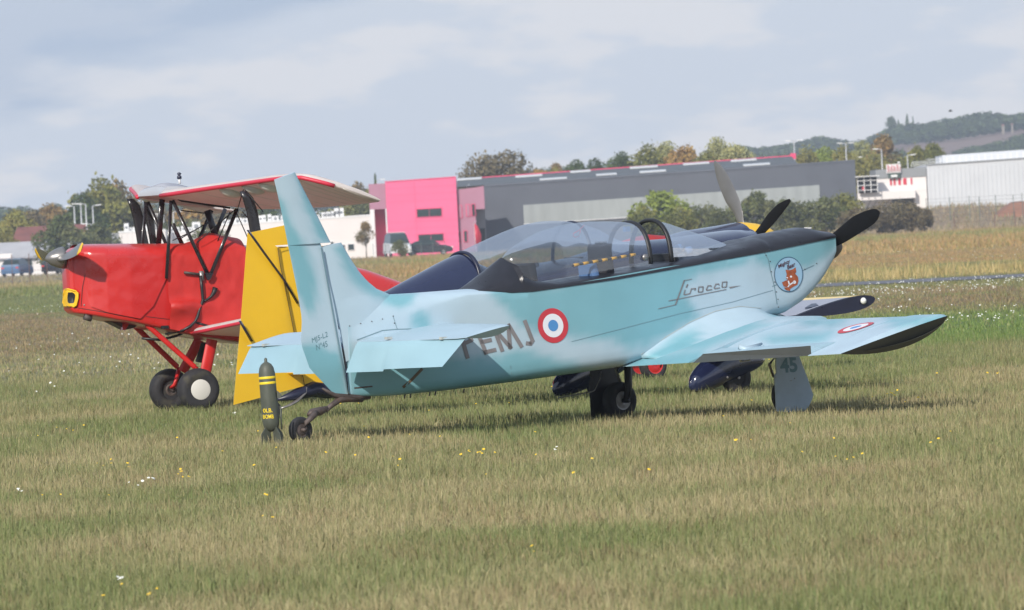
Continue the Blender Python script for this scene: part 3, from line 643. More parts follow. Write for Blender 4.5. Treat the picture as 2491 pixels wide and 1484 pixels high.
# outside stair with racks
st_ = empty('external_stair', (xl(2110, 450, Yr - 2), Yr - 2, 1.0), 0, 'open white metal stair tower between hall and shop', 'stairs')
zlo, zhi = zcan0 + .02, zl(2110, 430, Yr) - 1
fr = MB()
for k in range(4): fr.b2((-.95 + k * .62, -.03, zlo), (-.88 + k * .62, .04, zhi - k * .05))
fr.out('frame', M['metalw'], st_, smooth=False)
for k in range(3): pbox('landing', (-.95, -.05, zlo + .25 + k * .45), (.95, .3, zlo + .30 + k * .45), M['metalw'], st_)
pbox('stair_roof', (-1.1, -.5, zhi), (1.15, .9, zhi + .08), M['metalw'], st_)
pbox('back_panel', (-.9, .5, zlo), (.95, .55, zhi - .02), M['dark'], st_)
pbox('red_crate', (-.5, .1, zlo + .3), (-.25, .4, zlo + .62), M['redtrim'], st_)
# pale warehouse
e5 = empty('pale_warehouse', (xl(2380, 450, Yr), Yr, 1.0), 0, 'large pale silver warehouse with roof railing at the right edge', 'building'); O = rel(e5)
x0_, x1_ = xl(2256, 450, Yr) - O.x, xl(2700, 450, Yr) - O.x; z0a, z1a = zl(2256, 401, Yr) - 1, zl(2491, 384.8, Yr) - 1
zz = lambda x: z0a + (z1a - z0a) * (x - x0_) / (xl(2491, 450, Yr) - O.x - x0_)
MB().loft([[(x0_, -.5, -1), (x0_, -.5, z0a), (x0_, 30, z0a), (x0_, 30, -1)], [(x1_, -.5, -1), (x1_, -.5, zz(x1_)), (x1_, 30, zz(x1_)), (x1_, 30, -1)]]).out('wall', M['silver'], e5, smooth=False)
ribs(x0_, x1_, -.8, lambda x: zz(x) - .05, -.5, .42, .10, .05, e5, M['silver'])
MB().loft([[(x0_ - .03, -.6, z0a - .08), (x0_ - .03, -.2, z0a - .08), (x0_ - .03, -.2, z0a + .06), (x0_ - .03, -.6, z0a + .06)], [(x1_, -.6, zz(x1_) - .08), (x1_, -.2, zz(x1_) - .08), (x1_, -.2, zz(x1_) + .06), (x1_, -.6, zz(x1_) + .06)]]).out('coping', M['wshade'], e5, smooth=False)
xu0 = xl(2292, 380, Yr + 8) - O.x; u0z, u1z = zl(2292, 378, Yr + 8) - 1, zl(2491, 364, Yr + 8) - 1
MB().loft([[(xu0, 8, z0a - .3), (xu0, 8, u0z), (xu0, 24, u0z), (xu0, 24, z0a - .3)], [(x1_, 8, z1a - .3), (x1_, 8, u1z + (u1z - u0z)), (x1_, 24, u1z + (u1z - u0z)), (x1_, 24, z1a - .3)]]).out('upper_storey', M['silver'], e5, smooth=False)
for k in range(14):
    x = xl(2288 + k * 15.6, 395, Yr + .5) - O.x; MB().b2((x - .05, .4, zz(x)), (x + .05, .5, zz(x) + .62)).out('railing_post', M['metalw'], e5, smooth=False)
MB().tube([(x0_, .45, z0a + .5), (x1_, .45, zz(x1_) + .5)], .03, 5).out('railing_rail', M['metalw'], e5)
ln = MB()
for k in range(22):
    x = xl(2216 + k * 3.4, 395, Yr + 3) - O.x; ln.tube([(x - .05, 3, z0a - .1), (x + .16, 3, z0a + .42)], .022, 4)
ln.out('lattice_screen', M['metalw'], e5, smooth=False, kind='stuff')
# red earth mound, right edge
M['earth'] = mat('red_earth', (.26, .13, .085), .95, 0, .2, .8, 1, 4)
mx, my = xl(2500, 500, 915), 915.0
V = []; Fc = []; n = 36
hm = zl(2480, 484, 915) - .6
for i in range(n + 1):
    for j in range(n + 1):
        x = -6 + 14 * i / n; y = -5 + 10 * j / n; h = float(sstep(-4.6, -1.0, np.array([x]))[0]) * float(1 - sstep(2.5, 5, np.array([abs(y)]))[0]) * float(1 - sstep(5, 8, np.array([x]))[0])
        V.append((mx + x, my + y, .35 + hm * h * (.92 + .16 * float(fbm(np.array([x]), np.array([y]), 8)[0]))))
for i in range(n):
    for j in range(n): Fc.append((i * (n + 1) + j, (i + 1) * (n + 1) + j, (i + 1) * (n + 1) + j + 1, i * (n + 1) + j + 1))
mk('earth_mound', V, Fc, M['earth'], label='heap of bare red earth at the right edge', cat='mound')
# ---- fences
M['post'] = mat('grey_green_post', (.10, .13, .12), .6); M['rustpost'] = mat('rusty_post', (.13, .07, .055), .8)
def fence(name, pts, Y, hgt, m, label, zb=0, wires=3, w=.06):
    e = empty(name, (xl(pts[0], 550, Y), Y, zb), 0, label, 'fence'); O = rel(e); xs_ = []
    for u_ in pts:
        x = xl(u_, 550, Y) - O.x; xs_.append(x); MB().b2((x - w / 2, -w / 2, -.1), (x + w / 2, w / 2, hgt * random.uniform(.92, 1.05))).out('post', m, e, smooth=False)
    for k in range(wires): MB().tube([(xs_[0], 0, hgt * (k + 1) / (wires + .3)), (xs_[-1], 0, hgt * (k + 1) / (wires + .3))], .008, 4).out('wire', m, e)
fence('wire_fence', [2256, 2313, 2361, 2385, 2425, 2468, 2490], 905, 2.0, M['post'], 'thin wire fence with green posts below the pale warehouse', .9, 6)
fence('low_wire_fence', [2220, 2268, 2322, 2420, 2470], 872, 1.5, M['rustpost'], 'nearer rusty posts along the dry bank at right', 0, 2)
fence('field_fence', [-20, 24, 66, 109, 147, 190], 640, 1.9, M['rustpost'], 'row of rusty posts along the field at the far left', 0, 2, .04)
fence('road_fence', [905, 935, 965, 995, 1022, 1050, 1080], 940, 1.3, M['post'], 'low wire fence in front of the pink building', 0, 2, .04)
# ---- lamp posts
M['lampgrey'] = mat('galvanised_lamp', (.55, .55, .56), .5, .3)
def lamp(u, v, Y, heads, label, g='lamp posts around the industrial park'):
    p = W(u, v, Y); e = empty('street_lamp', (p.x, Y, 0), 0, label, 'street lamp', g); H = p.z
    MB().tube([(0, 0, 0), (0, 0, H)], [.10, .055], 7).out('pole', M['lampgrey'], e)
    for s in heads:
        a = MB().tube([(0, 0, H - .03), (s * .35, 0, H + .04)], .035, 5).out('arm', M['lampgrey'], e)
        MB().box((s * .6, 0, H + .05), (.55, .22, .09), Matrix.Rotation(-s * .06, 3, 'Y')).out('lamp_head', M['metalw'], a, smooth=False)
for (u_, v_, Y, hd, lb) in [(180, 502, 1040, (-1,), 'leftmost tall lamp post in front of the dark green tree'), (196, 496.5, 1020, (-1,), 'second tall lamp post of the left cluster'), (208, 496.5, 1000, (-1,), 'third tall lamp post of the left cluster'), (225, 500.5, 1030, (1,), 'rightmost tall lamp post of the left cluster'), (222, 545, 990, (-1,), 'short lamp post right of the left cluster'),
    (344, 531, 1050, (-1,), 'lamp post over the white store roof'), (378, 526, 1070, (1,), 'lamp post beside the dark wing strut'), (397, 521, 1060, (-1,), 'lamp post between the two front wing struts'), (421, 516, 1040, (1,), 'lamp post just right of the middle wing strut'), (470, 508, 1090, (1,), 'faint lamp post under the upper wing'),
    (1931, 343, 1045, (-1, 1), 'tall double headed lamp post above the pink roof end'), (2057, 349, 1060, (-1, 1), 'double headed lamp post above the right end of the grey hall'), (2144, 363, 1050, (-1,), 'lamp post left of the shop roof sign'), (2207, 378, 1050, (1,), 'short lamp post right of the shop roof sign'), (2078, 384, 1080, (1,), 'lamp head just over the grey hall corner'), (917, 438, 1090, (1,), 'lamp post behind the biplane wing tip')]:
    lamp(u_, v_, Y, hd, lb)
# ================================================================== vegetation
M['bark'] = mat('bark', (.07, .055, .04), .9, 0, .3, 3)
KC = {'dark': (.055, .078, .028), 'green': (.10, .135, .034), 'olive': (.15, .13, .065), 'lime': (.27, .32, .05), 'pale': (.34, .36, .17), 'rust': (.34, .17, .06), 'gold': (.28, .225, .055), 'brown': (.15, .11, .06), 'hedge': (.095, .125, .038), 'dullgreen': (.11, .125, .055)}
def leafmat(k):
    key = 'leaf_' + k
    if key in M: return M[key]
    c = KC[k]; m = bpy.data.materials.new('foliage_' + k); m.use_nodes = True; t = m.node_tree; b = t.nodes['Principled BSDF']
    a = t.nodes.new('ShaderNodeAttribute'); a.attribute_name = 'rnd'; mx_ = t.nodes.new('ShaderNodeMix'); mx_.data_type = 'RGBA'
    alt = {'dark': 'green', 'green': 'gold', 'olive': 'brown', 'lime': 'green', 'pale': 'gold', 'rust': 'gold', 'gold': 'green', 'brown': 'olive', 'hedge': 'olive', 'dullgreen': 'rust'}[k]
    mx_.inputs[6].default_value = (*[x * .75 for x in c], 1); mx_.inputs[7].default_value = (*[x * .55 + y * .7 for x, y in zip(c, KC[alt])], 1)
    t.links.new(a.outputs['Fac'], mx_.inputs[0]); t.links.new(mx_.outputs[2], b.inputs['Base Color']); b.inputs['Roughness'].default_value = .7; b.inputs['Specular IOR Level'].default_value = .2
    M[key] = m; return m
def crown_mesh(seed, k, n, leaf, cone=False, name='crown'):
    rng = np.random.RandomState(seed); L = rng.randint(18, 27); C = []
    for i in range(L):
        a = rng.rand() * 6.28; h = rng.rand() ** .85; rr = .36 * math.sqrt(max(0.0, 1 - (2 * h - 0.9) ** 2)) * rng.rand() ** .35 if not cone else .30 * (1 - h) * rng.rand() ** .3
        C.append((math.cos(a) * rr, math.sin(a) * rr, .14 + h * (.70 if not cone else .82), (.13 + .08 * rng.rand()) if not cone else .05 + .13 * (1 - h)))
    C = np.array(C); pick = rng.randint(0, L, n); d = rng.normal(size=(n, 3)); d /= np.linalg.norm(d, axis=1)[:, None]
    rad = C[pick, 3] * (.55 + .5 * rng.rand(n) ** .5) * (1 + .35 * (rng.rand(n) < .12)); P = C[pick, :3] + d * rad[:, None]
    s = leaf * (.5 + rng.rand(n)); nn = rng.normal(size=(n, 3)) + d * .8; nn /= np.linalg.norm(nn, axis=1)[:, None]
    t1 = np.cross(nn, rng.normal(size=(n, 3))); t1 /= np.linalg.norm(t1, axis=1)[:, None]; t2 = np.cross(nn, t1)
    V = np.stack([P - t1 * s[:, None], P - t2 * s[:, None] * .6, P + t1 * s[:, None], P + t2 * s[:, None] * .6], 1).reshape(-1, 3)
    me = bpy.data.meshes.new(name); me.from_pydata(V.tolist(), [], np.arange(4 * n).reshape(-1, 4).tolist()); me.materials.append(leafmat(k))
    lobe = rng.rand(L); a = me.attributes.new('rnd', 'FLOAT', 'POINT'); a.data.foreach_set('value', np.repeat(np.clip(lobe[pick] * .8 + rng.rand(n) * .4, 0, 1), 4).astype(np.float32)); return me
_cr = {}
def crown(k, cone=False, dense=3300):
    ix = random.randint(0, 2); key = (k, ix, cone, dense)
    if key not in _cr: _cr[key] = crown_mesh(hash(k) % 997 * 0 + sum(map(ord, k)) * 3 + ix * 71 + cone * 13, k, dense, .030 if not cone else .026, cone)
    return _cr[key]
tm = MB().tube([(0, 0, 0), (.01, 0, .25), (-.01, .01, .5), (.0, 0, .75)], [.035, .026, .018, .006], 7)
tm.tube([(.005, 0, .3), (.10, .03, .5), (.2, .05, .66)], [.016, .010, .003], 5).tube([(0, 0, .35), (-.11, -.04, .52), (-.22, -.05, .68)], [.016, .010, .003], 5).tube([(0, 0, .4), (.02, .12, .6)], [.012, .003], 5)
trunk0 = tm.out('trunk', M['bark'], None); trunk_me = trunk0.data; bpy.data.objects.remove(trunk0)
def tree(name, u, vtop, wpx, Y, k, label, group, cat='tree', zb=0.0, cone=False, base_frac=0.0, dense=3300):
    p = W(u, vtop, Y); H = p.z - zb; Wd = wpx / 25000 * Y * (1.0 if cone else 1.42 if cat == 'tree' else 1.3); e = empty(name, (p.x, Y, zb), 0, label, cat, group)
    t_ = bpy.data.objects.new('trunk', trunk_me); COL.objects.link(t_); t_.parent = e; t_.scale = (Wd * .9, Wd * .9, H * .9)
    c = bpy.data.objects.new('crown', crown(k, cone, dense)); COL.objects.link(c); c.parent = e
    ch = H if cone else min(H * .97, Wd * random.uniform(1.0, 1.2) if cat == 'tree' else H)
    c.location = (0, 0, H - ch); c.scale = (Wd * 1.12, Wd * 1.0, ch); c.rotation_euler = (0, 0, random.random() * 6.28)
    return e
G1 = 'trees behind the industrial buildings'; G2 = 'bushes in front of the grey hall'; G3 = 'trees at the left edge'
for a_ in [(1170, 368, 95, 1080, 'olive', 'wide olive brown tree rising behind the grey hall, left half of its crown', G1), (1228, 366, 95, 1085, 'olive', 'olive brown tree rising behind the grey hall, right of its twin', G1),
    (1310, 406, 60, 1100, 'rust', 'low rusty tree just right of the olive tree', G1), (1352, 398, 44, 1300, 'dullgreen', 'small hazy tree above the left part of the roof', G1), (1400, 390, 60, 1080, 'dark', 'dark green round tree above the roof', G1), (1447, 385, 56, 1085, 'dark', 'second dark green round tree above the roof', G1), (1510, 371, 62, 1080, 'dark', 'taller dark green tree left of the pale ones', G1),
    (1575, 350, 84, 1080, 'green', 'green and gold tree at the left of the autumn group', G1), (1622, 346, 76, 1090, 'pale', 'pale yellow green tree behind the orange one', G1), (1668, 350, 84, 1075, 'rust', 'orange rust coloured tree behind the propeller blade', G1), (1745, 336, 78, 1080, 'pale', 'palest and tallest tree of the autumn group', G1), (1790, 352, 74, 1075, 'pale', 'pale green tree right of the palest one', G1), (1715, 366, 60, 1070, 'green', 'green tree below the palest tree', G1),
    (1962, 362, 62, 1085, 'gold', 'golden tree right of the double lamp', G1), (2005, 352, 66, 1090, 'lime', 'yellow green tree above the hall corner', G1), (2052, 356, 60, 1075, 'gold', 'gold green tree behind the second double lamp', G1), (2098, 343, 70, 1090, 'pale', 'light green tree near the shop', G1), (2150, 330, 72, 1080, 'dullgreen', 'dark dull green tree behind the shop', G1), (2120, 372, 84, 1060, 'gold', 'lower golden tree left of the shop sign', G1), (2085, 385, 76, 1050, 'gold', 'golden brown tree next to the hall corner', G1), (2230, 356, 60, 1070, 'green', 'green tree right of the roof sign', G1), (2268, 348, 56, 1080, 'green', 'pointed green tree at the warehouse roof', G1), (2190, 378, 70, 1060, 'green', 'low green tree behind the roof sign', G1),
    (912, 416, 30, 1120, 'dark', 'dark conifer-like tree left of the pink block', G1), (870, 440, 56, 1250, 'dullgreen', 'hazy round tree left of the pink block', G1), (900, 452, 50, 1090, 'gold', 'yellowish tree beside the pink block', G1), (1350, 408, 60, 1090, 'gold', 'low gold tree behind the roof ridge', G1)]:
    tree('tree', *a_, zb=0, cone=('conifer' in a_[5]))
for a_ in [(240, 433, 120, 1060, 'green', 'tall green tree behind the lamp post cluster', G3), (285, 434, 86, 1070, 'dullgreen', 'thin crowned tree touching the wing tip', G3), (200, 470, 100, 1050, 'dark', 'dark green tree with lamp posts in front', G3), (150, 520, 110, 950, 'hedge', 'broad dark bushy tree beside the low shed', G3), (235, 540, 90, 955, 'hedge', 'bushy dark tree left of the grey annex', G3), (330, 480, 120, 1080, 'brown', 'brown leaved tree under the upper wing', G3), (300, 520, 90, 1060, 'olive', 'olive bush left of the white store', G3), (400, 500, 110, 1090, 'olive', 'olive tree behind the cabane struts', G3), (480, 495, 130, 1085, 'rust', 'rusty brown tree behind the biplane struts', G3), (440, 520, 80, 1045, 'hedge', 'green tree between the white buildings', G3), (505, 545, 70, 1000, 'hedge', 'dark bush left of the white warehouse', G3), (560, 500, 130, 1080, 'olive', 'olive tree behind the warehouse roof units', G3), (650, 505, 110, 1085, 'dark', 'dark tree behind the yellow fin', G3), (25, 505, 90, 1040, 'gold', 'yellow green tree at the left frame edge', G3), (75, 512, 80, 1100, 'brown', 'brown tree above the red roof', G3), (120, 500, 100, 1110, 'dullgreen', 'dull green tree above the red roof', G3), (12, 552, 60, 990, 'gold', 'low yellow green tree at the left frame edge', G3),
    (760, 500, 120, 1080, 'hedge', 'dark tree behind the blue fin', G3), (835, 490, 110, 1075, 'gold', 'gold green tree above the white warehouse', G3), (885, 478, 60, 1070, 'hedge', 'dark tree against the pink block', G3)]:
    tree('tree', *a_)
tree('tree', 887, 540, 36, 975, 'dullgreen', 'thin young tree in front of the white warehouse', G3)
tree('shrub', 972, 583, 34, 940, 'hedge', 'small green bush in front of the white van', None, 'shrub')
for a_ in [(1602, 462, 130, 860, 'lime', 'bright yellow green bush left of the hedge', G2), (1560, 500, 70, 855, 'green', 'low green bush at the windscreen', G2), (1650, 500, 66, 855, 'green', 'green bush right of the bright one', G2), (1705, 486, 66, 870, 'hedge', 'dark bush behind the steel propeller', G2), (1760, 495, 66, 865, 'hedge', 'dark bush right of the steel propeller', G2), (1840, 463, 90, 862, 'hedge', 'tall dark bush behind the yellow spinner', G2), (1905, 485, 80, 860, 'hedge', 'dark bush behind the short black propeller', G2), (1950, 478, 80, 862, 'hedge', 'dense green bush in the hedge middle', G2), (2005, 480, 90, 860, 'hedge', 'dense green bush right of the middle', G2), (2055, 468, 80, 865, 'green', 'lighter green bush before the hall corner', G2), (2085, 505, 80, 855, 'brown', 'brown bush behind the big black propeller', G2), (2135, 498, 76, 858, 'brown', 'brown leafless bush at the shop', G2), (2170, 485, 84, 860, 'olive', 'olive brown bush below the shop windows', G2), (2215, 492, 70, 860, 'brown', 'brown bush near the hedge end', G2), (2246, 505, 46, 862, 'brown', 'last low bush at the right end of the hedge', G2)]:
    tree('bush', *a_, cat='bush', dense=3400)
# ---- distant hill at right with woods, and far woods at left
def ridge(name, prof, Y, depth, mt, label, drop=0.0, n=90):
    us_ = np.linspace(prof[0][0], prof[-1][0], n); vs_ = np.interp(us_, [p[0] for p in prof], [p[1] for p in prof]); V = []; Fc = []
    for i, (u_, v_) in enumerate(zip(us_, vs_)):
        p = W(u_, v_, Y)
        for j in range(9):
            t_ = j / 8; V.append((p.x, Y - depth * (1 - t_), max(-.5, (p.z + .5) * (t_ ** .8) - .5)))
        V.append((p.x, Y + depth * .5, -2))
    for i in range(n - 1):
        for j in range(9): a_ = i * 10 + j; Fc.append((a_, a_ + 10, a_ + 11, a_ + 1))
    return mk(name, V, Fc, mt, kind='structure', label=label)
M['field'] = mat('ploughed_field', (.21, .135, .105), .95, 0, .12, .01)
M['wood'] = mat('dark_woodland_floor', (.05, .065, .03), .95, 0, .3, .02)
ridge('hill', [(1700, 392), (1800, 380), (2000, 372), (2110, 360), (2180, 335), (2300, 320), (2400, 305), (2491, 295), (2700, 285)], 3400, 900, M['field'], 'brown ploughed hillside at the right')
HU = [1700, 1800, 2000, 2110, 2180, 2300, 2400, 2491, 2700]; HV = [392, 380, 372, 360, 335, 320, 305, 295, 285]
def wood(name, items, k, label, Y, hill_fit=False):
    """distant woodland: many rounded leaf crowns joined in one mass"""
    rng = np.random.RandomState(len(items) * 7 + int(Y)); AV = []; base = crown_mesh(5 + len(items), k, 300, .085, False, 'w'); n0 = len(base.vertices)
    bv = np.empty(n0 * 3, np.float32); base.vertices.foreach_get('co', bv); bv = bv.reshape(-1, 3)
    for (u_, v_, wpx, hpx, dY) in items:
        p = W(u_, v_, Y + dY); s = (Y + dY) / 25000; w_, h_ = wpx * s, hpx * s; a = rng.rand() * 6.28; ca, sa = math.cos(a), math.sin(a)
        if hill_fit:
            hp = float(np.interp(u_, HU, HV)); pz = W(u_, hp, 3400).z; best = None
            for t_ in np.linspace(0.05, 1, 60):
                Yq = 3400 - 900 * (1 - t_); zq = (pz + .5) * t_ ** .8 - .5; pr = W(u_, v_ + hpx * 1.15, Yq).z
                if best is None or abs(pr - zq) < best[0]: best = (abs(pr - zq), Yq, zq)
            Yt = best[1]; s = Yt / 25000; w_, h_ = wpx * s, hpx * s; p = W(u_, v_, Yt); dY = Yt - Y
        q = bv.copy(); x = (q[:, 0] * ca - q[:, 1] * sa) * w_ * 1.7; y = (q[:, 0] * sa + q[:, 1] * ca) * w_ * 1.6; h_ = h_ * 1.15
        AV.append(np.stack([p.x + x, Y + dY + y, p.z - h_ + q[:, 2] * h_], 1))
    V = np.concatenate(AV); me = bpy.data.meshes.new(name); nf = len(V) // 4
    me.from_pydata(V.tolist(), [], np.arange(4 * nf).reshape(-1, 4).tolist()); me.materials.append(leafmat(k))
    a = me.attributes.new('rnd', 'FLOAT', 'POINT'); a.data.foreach_set('value', np.repeat(rng.rand(len(items)), n0).astype(np.float32) * .6 + .3 * rng.rand(len(V)).astype(np.float32))
    o = bpy.data.objects.new(name, me); COL.objects.link(o); tag(o, label, None, None, 'stuff')
crest = [(1800, 352), (1840, 360), (1900, 352), (1950, 345), (1985, 328), (2020, 335), (2070, 345), (2110, 338), (2150, 318), (2170, 305), (2200, 302), (2240, 300), (2280, 292), (2320, 288), (2370, 275), (2400, 272), (2440, 278), (2491, 274), (2560, 270)]
items = []
for u_ in np.arange(1795, 2560, 9):
    v_ = np.interp(u_, [c[0] for c in crest], [c[1] for c in crest]); items.append((u_, v_ + random.uniform(-3, 4), random.uniform(26, 40), random.uniform(26, 36), 60))
    lo = np.interp(u_, [1800, 2100, 2170, 2250, 2350, 2450, 2560], [372, 372, 353, 346, 334, 318, 302])
    for r_ in range(3):
        hh = random.uniform(17, 25); vv = v_ + (max(lo - hh * 1.1 - v_, 2)) * (r_ + 1) / 3; items.append((u_ + random.uniform(-5, 5), vv, random.uniform(24, 38), hh, 0))
wood('hill_woodland', items, 'dark', 'hazy dark wood covering the crest of the hill', 3400, True)
it2 = [(u_ + random.uniform(-4, 4), np.interp(u_, [2300, 2360, 2420, 2491, 2560], [372, 358, 345, 325, 318]) + random.uniform(-3, 6) + r_ * 8, random.uniform(22, 36), 24, -r_ * 40) for u_ in np.arange(2330, 2560, 9) for r_ in range(3)]
wood('lower_woodland', it2, 'dark', 'hazy trees on the lower right slope of the hill', 3000, True)
it3 = [(u_ + random.uniform(-5, 5), np.interp(u_, [-60, 0, 30, 55, 80, 110, 135, 170, 200, 700, 1000, 1200], [498, 500, 506, 498, 510, 500, 493, 508, 500, 470, 452, 445]) + r_ * 10, random.uniform(24, 36), 34, -r_ * 60) for u_ in np.arange(-50, 1200, 10) for r_ in range(2)]
wood('far_woodland', it3, 'dark', 'blue hazy woodland on the left skyline', 2600)
it4 = [(u_ + random.uniform(-5, 5), np.interp(u_, [1270, 1500, 1800, 2200], [412, 400, 378, 362]) + r_ * 10, random.uniform(20, 30), 26, -r_ * 40) for u_ in np.arange(1270, 2200, 10) for r_ in range(2)]
wood('mid_woodland', it4, 'dark', 'distant low tree line behind the grey hall', 2400)
GC = 'conifers on the hill crest'
for a_ in [(2168, 283, 24, 3430, 'dark', 'broad dark conifer at the left end of the hill crest', GC), (2185, 290, 18, 3430, 'dark', 'rounded conifer beside the broad one on the crest', GC), (2206, 275, 20, 3430, 'dark', 'tallest narrow conifer on the hill crest', GC), (2220, 281, 13, 3430, 'dark', 'smaller pointed conifer right of the tallest', GC)]:
    p = W(a_[0], a_[1], a_[3]); zb_ = p.z - 50 / 25000 * a_[3]; tree('conifer', *a_, zb=zb_, cone=a_[2] < 22)
M['stone'] = mat('pale_stone_house', (.27, .23, .19), .8)
for (u_, v_, w, h, lb) in [(2440, 300, 9, 14, 'pale farmhouse on the hill, left one of two'), (2462, 298, 6, 18, 'narrow pale tower house on the hill, right one of two')]:
    p = W(u_, v_ + 6, 3250); s = .09; e = empty('farmhouse', (p.x, 3250, p.z - h * s / 2), 0, lb, 'house')
    pbox('wall', (-w * s / 2, 0, -4), (w * s / 2, 1.5, h * s / 2), M['stone'], e); mk('roof', [(-w * s / 2 - .1, -.1, h * s / 2), (w * s / 2 + .1, -.1, h * s / 2), (w * s / 2, .8, h * s / 2 + .5), (-w * s / 2, .8, h * s / 2 + .5), (w * s / 2 + .1, 1.6, h * s / 2), (-w * s / 2 - .1, 1.6, h * s / 2)], [(0, 1, 2, 3), (3, 2, 4, 5), (0, 3, 5), (1, 4, 2)], M['tile'], e, smooth=False)
# bird
p = W(2312, 270, 700); e = empty('bird', p, 0, 'small dark bird flying above the hill', 'bird')
MB().lathe([(.004, -.16), (.05, -.06), (.05, .04), (.005, .16)], (0, 0, 0), (1, 0, .1), 8).out('body', M['black'], e)
for s in (-1, 1): mk('wing', [(-.06, 0, .02), (.07, 0, .02), (.02, s * .3, .10), (-.05, s * .28, .09)], [(0, 1, 2, 3)], M['black'], e, smooth=False)
# ---- cars
M['carblack'] = mat('black_car_paint', (.018, .018, .02), .2, 0, .1, 2, coat=.6); M['carwhite'] = mat('white_van_paint', (.66, .67, .68), .3, coat=.4); M['carblue'] = mat('blue_car_paint', (.06, .13, .24), .25, coat=.5)
M['rim'] = mat('car_rim', (.35, .35, .36), .35, .6); M['rearlamp'] = mat('rear_lamp', (.55, .03, .02), .3)
def car(name, loc, rz, body, cab, wz, m, label, L, Wd=1.8):
    """body / cab: side outlines (x forward, z)"""
    e = empty(name, loc, rz, label, 'van' if 'van' in name else 'car')
    def slab(prof, w0, w1, zc):
        zs_ = [p[1] for p in prof]; lo, hi = min(zs_), max(zs_); r_ = []
        for yf in (-1, -.92, .92, 1):
            k = .965 if abs(yf) == 1 else 1
            r_.append([((x * k), yf * (w0 + (w1 - w0) * (z - lo) / (hi - lo)) / 2, lo + (z - lo) * (k if z > (lo + hi) / 2 else 1)) for x, z in prof])
        return MB().loft(r_)
    slab(body, Wd, Wd * .96, 0).out('body', m, e, sharp=30)
    gl = slab(cab, Wd * .93, Wd * .72, 0).out('cabin_glass', M['dglass'], e, sharp=30)
    zt_ = max(z for x, z in cab); xs_ = [x for x, z in cab if z > zt_ - .06]
    MB().b2((min(xs_) + .05, -Wd * .36, zt_ - .015), (max(xs_) - .05, Wd * .36, zt_ + .03)).out('roof', m, e, smooth=False)
    for wx in wz:
        for s in (-1, 1): wheel(e, (wx, s * (Wd / 2 - .09), .32), (0, 1, 0), .32, .2, M['rubber'], M['rim'], .62, rec=.42)
    xb_ = min(x for x, z in body); xf_ = max(x for x, z in body)
    for s in (-1, 1):
        MB().box((xb_ + .05, s * Wd * .38, .82), (.14, .28, .12)).out('rear_lamp', M['rearlamp'], e, smooth=False); MB().box((xf_ - .07, s * Wd * .38, .68), (.16, .3, .12)).out('headlamp', M['lens'], e, smooth=False)
    return e
coupe_b = [(-2.3, .32), (-2.34, .6), (-2.28, .93), (-1.9, 1.0), (-.9, 1.02), (.9, .98), (1.7, .88), (2.2, .72), (2.32, .5), (2.25, .28), (1.9, .24), (-1.9, .24)]
coupe_c = [(-1.85, 1.0), (-1.2, 1.32), (-.5, 1.46), (.2, 1.46), (.6, 1.36), (1.15, .99)]
p = W(1041, 600, 955); car('parked_car', (p.x, 955, .02), R(0), coupe_b, coupe_c, (-1.42, 1.42), M['carblack'], 'black fastback car parked in front of the pink building', 4.6)
suv_b = [(-2.1, .3), (-2.15, .7), (-2.05, 1.1), (-1.0, 1.12), (.9, 1.05), (1.7, .95), (2.1, .75), (2.12, .35), (1.8, .28), (-1.8, .28)]; suv_c = [(-1.95, 1.1), (-1.6, 1.55), (-.6, 1.62), (.3, 1.58), (1.0, 1.05)]
p = W(146, 668, 930); car('parked_car', (p.x, 930, .03), R(68), suv_b, suv_c, (-1.3, 1.3), M['carblack'], 'dark estate car behind the nose of the red biplane', 4.3)
p = W(42, 660, 925); car('parked_car', (p.x, 925, .02), R(75), suv_b, suv_c, (-1.3, 1.3), M['carblue'], 'dusty blue car in front of the low shed at the far left', 4.3)
van_b = [(-2.4, .35), (-2.4, 1.3), (-2.0, 1.35), (1.3, 1.3), (2.0, 1.1), (2.25, .8), (2.2, .35)]; van_c = [(-2.35, 1.3), (-2.3, 2.1), (-1.5, 2.25), (.6, 2.2), (1.0, 2.0), (1.6, 1.25)]
p = W(966, 600, 950); car('white_van', (p.x, 952, .02), R(-80), van_b, van_c, (-1.5, 1.5), M['carwhite'], 'white van facing the camera beside the pink corner', 4.8, 1.95)
# red flag by the entrance
p = W(1156, 560, 972); e = empty('flag_banner', (p.x, 972, 0), 0, 'drooping red banner flag beside the mauve entrance', 'flag')
MB().tube([(0, 0, 0), (-.1, 0, 2.9), (.02, 0, 3.0)], .025, 6).out('pole', M['metalw'], e)
MB().plate([(-.02, 0, .6), (.5, 0, .9), (.55, 0, 1.7), (.25, 0, 2.5), (-.05, 0, 2.8)], (0, 1, 0), .04).out('cloth', M['redtrim'], e)
